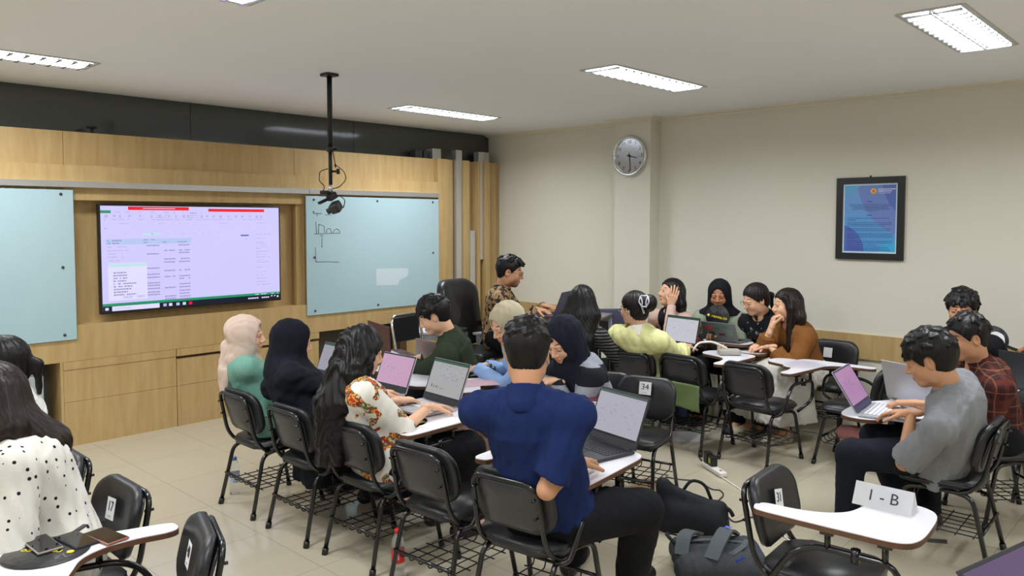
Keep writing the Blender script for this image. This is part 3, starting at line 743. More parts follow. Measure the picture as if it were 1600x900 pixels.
def person(label, hip, heading, head, look=(0, 0, 0), s=1.05, hs=1.1, fem=True, skin='mid', top=None, bottom=None, hair=None, hijab=None,
           hands=None, arm_hint=None, knees=None, feet=None, shoe=None, down=True, glasses=None, lips=None, beard=0, vox=.0105, turn=0, elbow=None, seatz=.43, sleeve=1., loose=1., width=1., group=None, extra=None, hvox=.0045, slump=0, girth=1.):
    """seated figure. hip/head/hands are world points; everything is built in the figure's own frame (x right, y forward)."""
    h = R_(heading); root = empty('person', (hip[0], hip[1], 0), h, label, 'person', group)
    ch, sh_ = math.cos(h), math.sin(h)
    def loc(p): x, y = p[0]-hip[0], p[1]-hip[1]; return V3(x*ch+y*sh_, -x*sh_+y*ch, p[2])
    HD = loc(head); hz = seatz+.095*s; H = V3(0, 0, hz); M = axes(R_(look[0]), R_(look[1]), R_(look[2]))
    N = HD+M@V3(0, -.035, -.155)*hs*.97; N[2] = min(N[2], HD[2]-.13*hs)
    tdir = nrm(N-H); side0 = axes(R_(turn))@V3(1, 0, 0); side = nrm(side0-tdir*(side0@tdir)); fw_ = np.cross(tdir, side)*-1; fw_ = nrm(np.cross(side, tdir))*-1
    if fw_[1] < 0: fw_ = -fw_
    SW = (.158 if fem else .182)*s*width
    Sh = {q: N-V3(0, 0, .070*s)+side*SW*q-fw_*.0 for q in (-1, 1)}
    C1 = H+(N-H)*.35-fw_*(.02+slump); C2 = H+(N-H)*.74-fw_*(.015+slump*.6)
    # limbs
    knees = knees or {}; feet = feet or {}; hands = hands or {}; arm_hint = arm_hint or {}
    HJ = {q: H+V3(q*.088*s, .0, -.005) for q in (-1, 1)}
    K = {q: (loc(knees[q]) if q in knees else V3(q*.13*s, .43*s, seatz+.075*s)) for q in (-1, 1)}
    A = {q: (loc(feet[q]) if q in feet else V3(q*.12*s, .40*s, .085)) for q in (-1, 1)}
    E, Wp = {}, {}; HI = {}
    for q in (-1, 1):
        tgt = hands.get(q); 
        if tgt is None: W0 = K[q]+V3(-q*.04, -.14, .10); dr = V3(-q*.25, 1, -.15); pn = V3(0, 0, -1); cu = (25, 30, 20); sp = 1
        else:
            W0 = loc(tgt['w']); dr = loc(np.array(tgt['w'])+np.array(tgt.get('d', (0, 0, 0))))-W0 if 'd' in tgt else V3(-q*.3, 1, -.15)
            pn = loc(np.array(tgt['w'])+np.array(tgt['n']))-W0 if 'n' in tgt else V3(0, 0, -1); cu = tgt.get('curl', (22, 34, 22)); sp = tgt.get('spread', 1)
        E[q], Wp[q] = ik(Sh[q], W0, .275*s, .255*s, arm_hint.get(q, V3(q*.55, -.45, -.9))); HI[q] = (dr, pn, cu, sp)
    for q in (elbow or {}):
        l1 = .275*s; E[q] = Sh[q]+nrm(loc(elbow[q])-Sh[q])*min(l1*1.12, np.linalg.norm(loc(elbow[q])-Sh[q])); Wp[q] = loc(hands[q]['w']); Wp[q] = E[q]+nrm(Wp[q]-E[q])*min(.29*s, np.linalg.norm(Wp[q]-E[q]))
    lo = np.min([H-.25, HD-.2, *K.values(), *A.values(), *E.values(), *Wp.values(), *Sh.values()], 0)-.13; hi = np.max([H+.25, HD+.2, *K.values(), *A.values(), *E.values(), *Wp.values(), *Sh.values()], 0)+.14
    lo[2] = min(lo[2], 0)
    ww = width
    # --- body
    f = Field(lo, hi, vox)
    f.rc(H-side*.065*s, H+side*.065*s, .105*s, .105*s); f.rc(H, C1, .115*s, .112*s, .04, flat=(fw_, .8)); f.rc(C1, C2, .112*s*ww, .125*s*ww, .04, flat=(fw_, .74))
    f.rc(C2, N-tdir*.08*s, .125*s*ww, .075*s, .04, flat=(fw_, .7)); f.rc(Sh[-1], Sh[1], .050*s, .050*s, .045)
    f.rc(N-tdir*.05*s, HD+M@V3(0, -.03, -.06)*hs, .056*s, .050*hs, .03)
    if fem:
        for q in (-1, 1): f.el(C2+side*q*.062*s+fw_*.075*s-tdir*.02, V3(.055, .055, .055)*s, None, .03)
    for q in (-1, 1):
        f.rc(N-tdir*.02*s, Sh[q], .050*s, .044*s, .04); f.rc(Sh[q], E[q], .046*s, .037*s, .03); f.rc(E[q], Wp[q], .037*s, .0235*s, .012)
        f.rc(HJ[q], K[q], .082*s, .054*s, .03); f.rc(K[q], A[q], .054*s, .034*s, .02)
        f.rc(A[q], A[q]+V3(q*.02, .15*s, -.045), .032*s, .026*s, .02); f.rc(A[q]+V3(0, -.02, -.02), A[q]+V3(q*.012, .1*s, -.05), .034*s, .03*s, .02)
    v, q_ = f.mesh(); parts = [(v, q_)]; cols = [np.ones((len(v), 3))]
    hv, hq, L = head_field(HD, M, hs, fem, hvox); parts.append((hv, hq))
    cols.append(face_colour(L, not fem, down, lips or ((.86, .50, .48) if fem else (.80, .56, .52)), beard))
    for q in (-1, 1):
        dr, pn, cu, sp = HI[q]
        v, q_ = hand_field(Wp[q], dr, pn, -q if True else q, s*.98, cu, sp); parts.append((v, q_)); cols.append(np.ones((len(v), 3)))
    link('body', make_mesh('body', parts, cols), SKIN[skin], root)
    D = dict(root=root, H=H, N=N, HD=HD, M=M, Sh=Sh, E=E, W=Wp, K=K, A=A, side=side, fw=fw_, td=tdir, C1=C1, C2=C2, hs=hs, s=s, lo=lo, hi=hi, loc=loc, vox=vox, seatz=seatz)
    # --- top
    if top:
        f = Field(lo-.03, hi+.03, vox*.9); o_ = .014*loose*s; hem = top.get('hem', 'out')
        f.rc(H-side*.06*s, H+side*.06*s, .112*s+o_, .112*s+o_); f.rc(H, C1, .122*s*girth+o_, .116*s*girth+o_, .05, flat=(fw_, .85)); f.rc(C1, C2, .116*s*ww*girth+o_, .130*s*ww+o_, .05, flat=(fw_, .78))
        f.rc(C2, N-tdir*.085*s, .130*s*ww+o_, .08*s, .05, flat=(fw_, .72)); f.rc(Sh[-1], Sh[1], .055*s+o_*.4, .055*s+o_*.4, .05)
        f.rc(N-tdir*.06*s, N-tdir*.01*s, .070*s, .062*s, .03)
        if fem:
            for q in (-1, 1): f.el(C2+side*q*.062*s+fw_*.08*s-tdir*.02, V3(.06, .06, .06)*s, None, .04)
        for q in (-1, 1):
            f.rc(N-tdir*.030*s, Sh[q], .060*s, .050*s+o_*.3, .05)
            if sleeve >= 1:
                f.rc(Sh[q], E[q], .056*s+o_*.7, .048*s+o_*.5, .03); n_ = nrm(Wp[q]-E[q]); f.rc(E[q], Wp[q]+n_*.03, .048*s+o_*.5, .031*s+o_*.6, .015, cut=[(Wp[q]-n_*(1-min(sleeve, 1.)+.005), n_)])
            elif sleeve > .5:
                n_ = nrm(Wp[q]-E[q]); p = E[q]+(Wp[q]-E[q])*(sleeve-.5)*2; f.rc(Sh[q], E[q], .056*s+o_*.7, .05*s+o_*.7, .03); f.rc(E[q], p+n_*.04, .05*s+o_*.7, .045*s+o_*.7, .015, cut=[(p, n_)])
            else:
                n_ = nrm(E[q]-Sh[q]); p = Sh[q]+(E[q]-Sh[q])*sleeve*2; f.rc(Sh[q], p+n_*.06, .050*s+o_*.5, .050*s+o_*1.0, .03, cut=[(p, n_)])
        if top.get('drop'):                       # shirt tail hanging behind and beside the hips
            dz = top['drop']; f.rc(H+V3(0, -.02, 0)-side*.07*s, H+V3(0, -.03, -dz)-side*.08*s, .108*s+o_*.6, .09*s, .04, flat=(V3(0, 1, 0), .8)); f.rc(H+V3(0, -.02, 0)+side*.07*s, H+V3(0, -.03, -dz)+side*.08*s, .108*s+o_*.6, .09*s, .04, flat=(V3(0, 1, 0), .8))
            f.half(V3(0, 0, H[2]-dz), V3(0, 0, -1))
        f.warp(folds(top.get('fold', .006), top.get('seed', 1), top.get('fs', 1.)))
        # neck opening
        f.el(N+M@V3(0, .045, .03)*s, V3(.058, .07, .06)*s, None, .01, 's')
        link(top.get('name', 'shirt'), make_mesh('top', [f.mesh()]), top['mat'], root)
        if top.get('collar'):
            f = Field(N-.14, N+.14, .005); cz = nrm(HD-N+V3(0, 0, .05))
            f.rc(N-cz*.035*s, N+cz*.044*s, .086*s, .071*s, .01, cut=[(N+cz*.036*s, cz)]); f.rc(N-cz*.07*s, N+cz*.08*s, .074*s, .062*s, .004, mode='s'); f.el(N+fw_*.085*s-cz*.01*s, V3(.03, .04, .06)*s, None, .006, 's')
            link('collar', make_mesh('collar', [f.mesh()]), top.get('collar_mat', top['mat']), root)
    # --- bottom
    if bottom:
        f = Field(lo-.03, hi+.03, vox); o_ = bottom.get('loose', .012)
        f.rc(H-side*.07*s, H+side*.07*s, .112*s+o_*.5, .112*s+o_*.5, .03)
        if bottom['kind'] == 'trousers':
            for q in (-1, 1):
                f.rc(HJ[q], K[q], .09*s+o_, .062*s+o_, .03); n_ = nrm(A[q]-K[q]); f.rc(K[q], A[q]+n_*.03, .062*s+o_, .046*s+o_, .02, cut=[(A[q]+V3(0, 0, -.0), n_)])
        elif bottom['kind'] == 'skirt':
            L0 = (K[-1]+K[1])/2; L1 = (A[-1]+A[1])/2+V3(0, 0, bottom.get('up', .06)); dk = (K[1]-K[-1]); da = (A[1]-A[-1])
            for w in (-.5, -.25, 0, .25, .5): f.rc(H+side*w*.17*s, L0+dk*w*1.05+V3(0, 0, -.01), .10*s, .078*s+o_, .05); f.rc(L0+dk*w*1.05, L1+da*w*1.6+V3(0, 0, -.02), .08*s+o_, .085*s+o_*2, .05)
            f.half(V3(0, 0, L1[2]), V3(0, 0, -1))
        f.warp(folds(bottom.get('fold', .005), bottom.get('seed', 3), .9, nrm(K[1]-H)))
        link(bottom.get('name', bottom['kind']), make_mesh('bottom', [f.mesh()]), bottom['mat'], root)
    # --- shoes
    if shoe:
        for q in (-1, 1):
            f = Field(A[q]-.2, A[q]+.27, .006); a = A[q]; g0 = .0
            f.rc(V3(a[0], a[1]-.035, .04), V3(a[0]+q*.02, a[1]+.17*s, .032), .04*s, .038*s, .03); f.rc(V3(a[0], a[1]-.01, .05), V3(a[0], a[1]+.0, .085), .044*s, .043*s, .03, cut=[(V3(0, 0, shoe.get('top', .085)), V3(0, 0, 1))])
            f.half(V3(0, 0, .001), V3(0, 0, -1)); o = link('shoe', make_mesh('shoe', [f.mesh()]), shoe['mat'], root)
            if shoe.get('sole'):
                f = Field(A[q]-.2, A[q]+.27, .006); f.rc(V3(a[0], a[1]-.038, .012), V3(a[0]+q*.02, a[1]+.178*s, .012), .045*s, .043*s, .0, cut=[(V3(0, 0, .02), V3(0, 0, 1))]); f.half(V3(0, 0, .001), V3(0, 0, -1))
                link('sole', make_mesh('sole', [f.mesh()]), shoe['sole'], o)
    P = lambda x, y, z: HD+M@V3(x, y, z)*hs; EL = lambda F_, p, r, k=.02, mode='u': F_.el(P(*p), V3(*r)*hs, M, k, mode)
    D['P'] = P; D['EL'] = EL
    # --- hair
    if hair:
        st = hair['style']; lo_h, hi_h = HD-.24*hs, HD+.24*hs
        if st in ('long', 'curly'): lo_h = np.minimum(lo_h, HD-V3(.32, .36, .62)); hi_h = np.maximum(hi_h, HD+V3(.32, .30, .2))
        if st == 'pony': lo_h = HD-V3(.26, .36, .45)
        f = Field(lo_h, hi_h, hair.get('vox', .006)); g_ = hair.get('vol', .014)
        EL(f, (0, -.018, .036), (.074+g_, .092+g_, .084+g_), .02); EL(f, (0, -.045, -.03), ((.064, .06, .06) if st != 'short' else (.061, .050, .048)) if st == 'short' else (.064+g_*.7, .06+g_*.7, .06+g_*.6), .03)
        # hairline cut: face region
        hl = hair.get('line', .068)+.012
        n1 = M@nrm(V3(0, .82, -.60)); f.half(P(0, .088, hl), n1)
        n2 = M@nrm(V3(0, .3, -1)); f.half(P(0, -.03, -.074 if st == 'short' else -.088), n2) if st in ('short', 'bun') else None
        if st == 'short':
            for q in (-1, 1): EL(f, (q*.088, -.004, -.012), (.030, .028, .042), .010, 's')
        if hair.get('fringe'):
            for i in range(9):
                x = -.055+i*.0138; f.rc(P(x*.7, .045, .105), P(x*1.05+.008*math.sin(i*2.1), .098-abs(x)*.45, hair['fringe']+.012*math.sin(i*1.7)), .019*hs, .009*hs, .008)
        if hair.get('tufts'):
            rr = np.random.RandomState(hair.get('seed', 1))
            for i in range(hair['tufts']):
                a = rr.uniform(0, 2*PI); e = rr.uniform(.15, 1.45); d = V3(math.cos(a)*math.cos(e), math.sin(a)*math.cos(e), math.sin(e)); 
                if d[1] > .55 and d[2] < .5: continue
                b = V3(0, -.018, .036)+d*V3(.074+g_, .092+g_, .084+g_)*.94; t_ = V3(rr.normal()*.45, .35+rr.normal()*.45, -.5); t_ = nrm(nrm(t_-d*(t_@d))+d*.22); f.rc(P(*b), P(*(b+t_*.038)), .013*hs, .005*hs, .012)
        if st in ('long', 'curly'):
            # sides and back flow down past the shoulders
            ln = hair.get('len', .38); bk = hair.get('back', .10); sp = hair.get('sp', .075); wid = hair.get('wid', .05)
            ex = hair.get('sweep', 0)
            for i, u in enumerate(np.linspace(-1, 1, 7)):
                p0 = P(u*.062, -.045-.03*(1-abs(u)), .02); p1 = P(u*(.078+g_), -.055-.035*(1-abs(u)), -.09); p2 = N-fw_*(bk-.035*abs(u))+side*(u*sp*1.25)-V3(0, 0, .07); p3 = p2-V3(0, 0, ln)+side*(u*.02+ex)-fw_*.01
                f.rc(p0, p1, .045*hs, wid*.9*hs, .03); f.rc(p1, p2, wid*.9*hs, wid*hs, .03); f.rc(p2, p3, wid*hs, .026+.01*math.sin(i*2.3), .03)
            if hair.get('front'):
                for q in hair['front']:
                    p1 = P(q*.082, .01, -.02); p2 = Sh[q]*.35+N*.65+fw_*.075; p3 = p2-V3(0, 0, hair.get('flen', .16))+fw_*.03; f.rc(P(q*.07, .03, .06), p1, .024, .026, .02); f.rc(p1, p2, .028, .032, .02); f.rc(p2, p3, .032, .012, .02)
        if st == 'bun': EL(f, (0, -.145, .04), (.058, .05, .062), .02)
        if st == 'pony': f.rc(P(0, -.10, .02), P(0, -.140, -.02), .024, .026, .015); f.rc(P(0, -.140, -.02), P(.01, -.125, -.15), .026, .010, .02)
        if hair.get('extra'): hair['extra'](f, D)
        if st == 'curly': f.warp(lambda x, y, z: .009*(np.sin(52*z+4*np.sin(31*x)+3*np.sin(29*y))*np.sin(43*x+33*y+2*np.sin(21*z)))-.002)
        f.warp(strands(hair.get('amp', .0011 if st == 'short' else .0022), HD, hair.get('freq', 90 if st == 'short' else 55), hair.get('seed', 0)))
        link('hair', make_mesh('hair', [f.mesh()]), HAIR[hair.get('col', 'black')], root)
    if hijab:
        f = Field(np.minimum(HD, N)-V3(.32, .32, .42), HD+V3(.32, .32, .2), .0065); hm = hijab['mat']
        EL(f, (0, -.018, .03), (.090, .110, .100), .02); EL(f, (0, -.0, -.04), (.078, .085, .09), .04)
        f.rc(P(0, -.03, -.06), N-V3(0, 0, .02), .085*hs*hijab.get('nr', 1), .088*s*hijab.get('nr', 1), .05); f.rc(N, C2-tdir*hijab.get('short', 0), .10*s*hijab.get('nr', 1), .165*s*hijab.get('wide', 1), .06, flat=(fw_, .85)); f.rc(Sh[-1]*.75+N*.25, Sh[1]*.75+N*.25, .078*s*hijab.get('sho', 1), .078*s*hijab.get('sho', 1), .06)
        if hijab.get('cape'):
            for q in (-1, 1): f.rc(Sh[q], Sh[q]*.45+E[q]*.55, .078*s, .07*s, .05)
        fr = fw_; f.rc(N+fr*.06, C2+fr*.06-tdir*.02, .09*s*hijab.get('front', 1), .125*s*hijab.get('front', 1), .05)
        if hijab.get('tail'):
            b0 = P(0, -.11, -.06); b1 = N-fw_*.10-V3(0, 0, .03)+side*hijab.get('ts', 0); b2 = b1-V3(0, 0, hijab['tail']); f.rc(b0, b1, .036, .036, .02); f.rc(b1+side*.02, b2+side*.03, .042, .026, .02, flat=(fw_, .6)); f.rc(b1-side*.02, b2-side*.03-V3(0, 0, .04), .040, .022, .02, flat=(fw_, .6))
        f.half(V3(0, 0, hijab.get('end', C2[2]-.10)), V3(0, 0, -1))
        f.warp(folds(hijab.get('fold', .005), hijab.get('seed', 5), 1.1))
        EL(f, (0, .115, -.002), (.056, .085, .084), .012, 's'); EL(f, (0, .02, -.0), (.062, .072, .085), .008, 's')
        link('headscarf', make_mesh('headscarf', [f.mesh()]), hm, root)
    if glasses:
        g = MB(); r_ = .024*hs; w_ = .0016
        for q in (-1, 1):
            pts = [P(q*.031+math.cos(a)*.024, .102-abs(q*.031+math.cos(a)*.024)*.12, .0+math.sin(a)*.020) for a in np.linspace(0, 2*PI, 20, endpoint=False)]
            g.tube(pts, w_*1.3, seg=6, closed=True); g.tube([P(q*.055, .096, .004), P(q*.076, .05, .006), P(q*.078, -.01, .002)], w_, seg=5)
        g.tube([P(-.008, .103, .003), P(0, .106, .006), P(.008, .103, .003)], w_, seg=5); g.build('glasses', glasses, root)
    if extra: extra(D)
    return D
# ------------------------------------------------------------------ tablet-arm chair
VINYL = mat('black_vinyl', srgb(30, 31, 35), .36, bump=.12, bscale=220, spec=.5)
SHELL = mat('grey_black_shell', srgb(52, 53, 56), .32, spec=.5, var=.06)
TUBE = mat('black_enamelled_tube', srgb(20, 20, 23), .22, spec=.6, var=.05)
WORN = mat('pinewood_edge', srgb(94, 62, 42), .6, var=.35, vscale=22)
LAMIN = mat('white_laminate', srgb(232, 230, 238), .28, var=.01)
TAB_OUT = spline([(.235, -.05), (.262, -.02), (.268, .12), (.270, .38), (.262, .54), (.20, .60), (.06, .612), (-.10, .60), (-.165, .54), (-.172, .44), (-.13, .36), (-.03, .325), (.07, .29), (.135, .21), (.165, .10), (.172, -.01), (.195, -.052)], 6)
TAB_OUT = [(x, y*.90) for x, y in TAB_OUT]
def chair_proto(tablet=True):
    t = empty('tablet_chair' if tablet else 'classroom_chair')
    # seat pad
    o = rrect(.42, .41, .09, 6)
    g = MB(); g.prism([(x*(1-.06*(y < 0)), y+.02) for x, y in o], .405, .445)
    g.bm.faces.ensure_lookup_table()
    es = [e for e in g.bm.edges if abs(e.verts[0].co.z-e.verts[1].co.z) < 1e-4]; bmesh.ops.bevel(g.bm, geom=es, offset=.014, segments=3, affect='EDGES')
    p = g.build('seat', VINYL, t); [setattr(f, 'use_smooth', True) for f in p.data.polygons]
    # backrest: curved pad
    def pad(w, h, y0, z0, th, name, m_, r=.10, bow=.035, lean=-.06):
        g = MB(); out = rrect(w, h, r, 8); n = len(out); rings = []
        for sc, dy in ((.0, th), (.5, th), (.86, th*.97), (.97, th*.75), (1, th*.4), (.985, 0), (.9, -.004), (.5, -.004), (0, -.004)):
            rings.append([g.bm.verts.new((x*sc, y0+dy+bow*(x*sc/(w/2))**2+lean*((z*sc)/h), z0+z*sc)) for x, z in out])
        for A_, B_ in zip(rings, rings[1:]):
            for k in range(n):
                f = g.bm.faces.new((A_[k], A_[(k+1) % n], B_[(k+1) % n], B_[k])); f.smooth = True
        bmesh.ops.remove_doubles(g.bm, verts=g.bm.verts, dist=1e-5)
        return g.build(name, m_, t)
    pad(.42, .27, -.225, .635, .042, 'backrest', VINYL)
    pad(.335, .21, -.243, .622, .012, 'back_shell', SHELL, r=.06, bow=.03)
    # bent tube carrying the backrest, running on under the seat
    g = MB()
    g.tube([(-.165, .17, .39), (-.185, -.13, .385), (-.178, -.205, .47), (-.165, -.262, .74), (.165, -.262, .74), (.178, -.205, .47), (.185, -.13, .385), (.165, .17, .39)], .0115, seg=10, rad=.06)
    g.tube([(-.17, -.10, .388), (.17, -.10, .388)], .010); g.tube([(-.165, .16, .388), (.165, .16, .388)], .010)
    for sx_ in (-1, 1):
        for z in (.60, .68): g.tube([(sx_*.158, -.275+(.68-z)*.2, z), (sx_*.158, -.24, z)], .006, seg=6)
    g.build('frame', TUBE, t)
    for sx_ in (-1, 1):
        l = MB(); l.tube([(sx_*.165, -.05, .385), (sx_*.185, -.16, .375), (sx_*.205, -.245, .012)], .0125, seg=10, rad=.05); q = l.build('leg', TUBE, t)
        MB().tube([(sx_*.203, -.239, .035), (sx_*.2055, -.246, 0)], .017, seg=10).build('foot_cap', BLACKP, q)
        l = MB(); l.tube([(sx_*.165, .05, .385), (sx_*.185, .17, .375), (sx_*.205, .245, .012)], .0125, seg=10, rad=.05); q = l.build('leg', TUBE, t)
        MB().tube([(sx_*.203, .239, .035), (sx_*.2055, .246, 0)], .017, seg=10).build('foot_cap', BLACKP, q)
    g = MB()
    for sy in (-1, 1): g.tube([(-.197, sy*.213, .20), (.197, sy*.213, .20)], .009, seg=8)
    for i in range(6):
        x = -.165+i*.066; g.tube([(x, -.21, .20), (x, -.20, .165), (x, .20, .165), (x, .21, .20)], .0035, seg=6, rad=.02)
    for i in range(5):
        y = -.17+i*.085; g.tube([(-.195, y, .165), (.195, y, .165)], .0035, seg=6)
    g.build('wire_basket', TUBE, t)
    if tablet:
        g = MB(); g.prism(TAB_OUT, .674, .694); g.build('tablet_edge', WORN, t)
        MB().prism([(x*.994+.0005, y*.994+.002) for x, y in TAB_OUT], .6938, .6975).build('tablet_top', LAMIN, t)
        g = MB()
        g.tube([(.185, -.14, .385), (.245, -.13, .40), (.252, -.03, .56), (.235, .05, .60), (.235, .34, .60), (.222, .36, .44), (.200, .19, .375)], .012, seg=10, rad=.06)
        g.tube([(.235, .10, .60), (.235, .10, .67)], .012); g.tube([(.235, .30, .60), (.235, .30, .67)], .012)
        g.box((.215, .10, .664), (.08, .05, .016), bev=.003); g.box((.20, .30, .664), (.10, .05, .016), bev=.003); g.tube([(.235, .20, .575), (.235, .20, .625)], .018)
        g.tube([(.21, .10, .655), (.05, .46, .662)], .008)
        g.build('tablet_support', TUBE, t)
    return t
PT = chair_proto(True); used = {'t': 0, 'n': 0}
PN = chair_proto(False)
def sticker(root, txt, z=.67, x=.0, tilt=0, mirror=False, size=.085):
    sg = MB(); sg.quad([(x-size/2, 0, z-size/2), (x+size/2, 0, z-size/2), (x+size/2, 0, z+size/2), (x-size/2, 0, z+size/2)])
    # sits on the front face of the backrest pad
    yf = -.225+.0435+.012; M_ = Matrix.Translation((x, yf, z)) @ Matrix.Rotation(R_(tilt), 4, 'Y') @ Matrix.Rotation(R_(12), 4, 'X') @ Matrix.Translation((-x, 0, -z))
    o = sg.build('number_sticker', PAPER, root, fixn=False); o.matrix_local = M_
    text_mesh('sticker_number', txt, .055, INK, o, frame_m((x, .0012, z+.008), (-1, 0, 0), (0, 0, 1), (0, 1, 0)))
    text_mesh('sticker_line', '------', .016, INK, o, frame_m((x, .0012, z-.028), (-1, 0, 0), (0, 0, 1), (0, 1, 0)))
def chair(x, y, deg, label, tablet=True, num=None, dy=0, tilt=0, sx=0., sz=.67, group=None):
    k = 't' if tablet else 'n'; p = PT if tablet else PN
    o = p if used[k] == 0 else copy_tree(p); used[k] += 1
    o.location = (x, y, 0); o.rotation_euler = (0, 0, R_(deg)); o['label'] = label; o['category'] = 'chair'; o['group'] = group or 'black classroom chairs'
    if dy:
        for c_ in [q for q in COL.objects if q.parent == o and q.name.startswith(('tablet_edge', 'tablet_top'))]: c_.location.y += dy
    if num: PEND.append((o, num, tilt, sx, sz))
    return o
PEND = []

# ------------------------------------------------------------------ laptops
SILV = mat('silver_laptop_shell', srgb(186, 188, 194), .35, metal=.55, var=.02); DARKL = mat('dark_laptop_shell', srgb(52, 54, 58), .42, metal=.3, var=.03)
KEYD = mat('dark_keys', srgb(34, 35, 40), .5, var=.05); KEYL = mat('light_keys', srgb(222, 222, 230), .45, var=.03)
def laptop(label, hl, hr, z, depth=.245, ang=108, shell=SILV, keys=KEYD, scr=None, bezel=DARKL, style='sheet', lidm=None, lidh=None, group='open laptops', stickers=False, legend=None, bar=srgb(40, 104, 78)):
    """hl, hr: the two hinge ends seen by the user (left, right) in plan"""
    hl, hr = np.array(hl[:2]), np.array(hr[:2]); w = float(np.linalg.norm(hr-hl)); c = (hl+hr)/2; d = (hr-hl)/w; yaw = math.atan2(d[1], d[0])
    t = empty('laptop', (c[0], c[1], z), yaw, label, 'laptop', group); lh = lidh or depth*.98     # x right for the user, y away from the user; hinge at y=0
    g = MB(); g.box((0, -depth/2, .0095), (w, depth, .015), bev=.004, seg=2); b_ = g.build('base', shell, t)
    g = MB(); kw = w*.88; n = 14
    for r_i in range(6):
        y = -.035-r_i*depth*.088
        for k in range(n):
            if r_i == 5 and 3 < k < 9: 
                if k == 4: g.box((0-.01, y, .0185), (kw*5/n*.93, depth*.07, .002))
                continue
            g.box((-kw/2+(k+.5)*kw/n, y, .0185), (kw/n*.8, depth*.07 if r_i else depth*.045, .002))
    g.build('keyboard', keys, b_)
    MB().box((-.005, -depth*.80, .0176), (w*.30, depth*.30, .0008)).build('touchpad', mat('touchpad_'+shell.name, shell.node_tree.nodes['Principled BSDF'].inputs['Base Color'].default_value, .25, var=.01), b_)
    lid = empty('lid_hinge'); bpy.data.objects.remove(lid)
    a = R_(ang-90); ML_ = Matrix.Translation((0, .002, .016)) @ Matrix.Rotation(-a, 4, 'X')
    g = MB(); g.box((0, .004, lh/2), (w, .007, lh), bev=.003, seg=2); L_ = g.build('lid', lidm or shell, t); L_.matrix_local = ML_
    MB().tube([(-w*.4, 0, -.002), (w*.4, 0, -.002)], .006).build('hinge', DARKL, L_)
    MB().box((0, -.0002, lh/2+.001), (w-.006, .002, lh-.006)).build('bezel', bezel, L_)
    if scr:
        g = MB(); ms = [mat('display_'+'%02x%02x%02x' % tuple(int(c_*255) for c_ in scr[:3]), (.01, .01, .012, 1), .2, emit=scr, estr=.62)]
        ms += [mat('display_bar_%d' % int(bar[1]*999), (.01, .01, .01, 1), .2, emit=bar, estr=.6), mat('display_ink', (.01, .01, .01, 1), .2, emit=srgb(96, 92, 108), estr=.6), mat('display_task', (.01, .01, .01, 1), .2, emit=srgb(38, 40, 46), estr=.6)]
        x0_, x1_, z0_, z1_ = -w/2+.011, w/2-.011, lh*.13, lh-.012
        def q(u0, v0, u1, v1, mi, e=0):
            g.mi = mi; X = lambda u: x0_+(x1_-x0_)*u; Z = lambda v: z1_-(z1_-z0_)*v; y = -.0016-e*.0004
            g.quad([(X(u0), y, Z(v1)), (X(u1), y, Z(v1)), (X(u1), y, Z(v0)), (X(u0), y, Z(v0))])
        q(0, 0, 1, 1, 0)
        rr = random.Random(len(label))
        if style in ('sheet', 'chart'):
            q(0, 0, 1, .055, 1, 1); q(0, .95, 1, 1, 3, 1)
            for i in range(26):
                u = rr.uniform(.03, .9); v = rr.uniform(.09, .24 if style == 'chart' else .75); q(u, v, u+rr.uniform(.01, .06), v+.006, 2, 1)
        if style == 'chart':
            for i, hh in enumerate((.09, .05, .07, .02, .03, .015)): q(.12+i*.075, .78-hh, .14+i*.075, .78, 3, 1)
            for i in range(30): u = rr.uniform(.3, .9); v = .3+rr.random()*.3; q(u, v, u+.05, v+.005, 2, 1)
        if style == 'dots':
            q(0, .95, 1, 1, 3, 1)
            for i in range(20): u = rr.gauss(.35, .1); v = rr.gauss(.45, .1); q(u, v, u+.02, v+.012, 2, 1)
        g.build('display', ms, L_, fixn=False)
    if stickers:
        for (x_, z_, sw_, sh2, cc) in ((.02, .17, .07, .035, srgb(80, 96, 84)), (.10, .165, .09, .04, srgb(170, 70, 80)), (-.02, .09, .06, .03, srgb(90, 40, 50)), (.07, .10, .05, .03, srgb(50, 54, 52)), (-.10, .12, .06, .07, srgb(108, 128, 118)), (-.06, .19, .05, .03, srgb(70, 110, 90))):
            MB().box((x_, .0085, z_*lh/.24), (sw_, .0016, sh2*lh/.24), bev=.0).build('lid_sticker', mat('sticker_%d' % int(cc[0]*1e4), cc, .5, var=.2, vscale=60), L_)
    return t

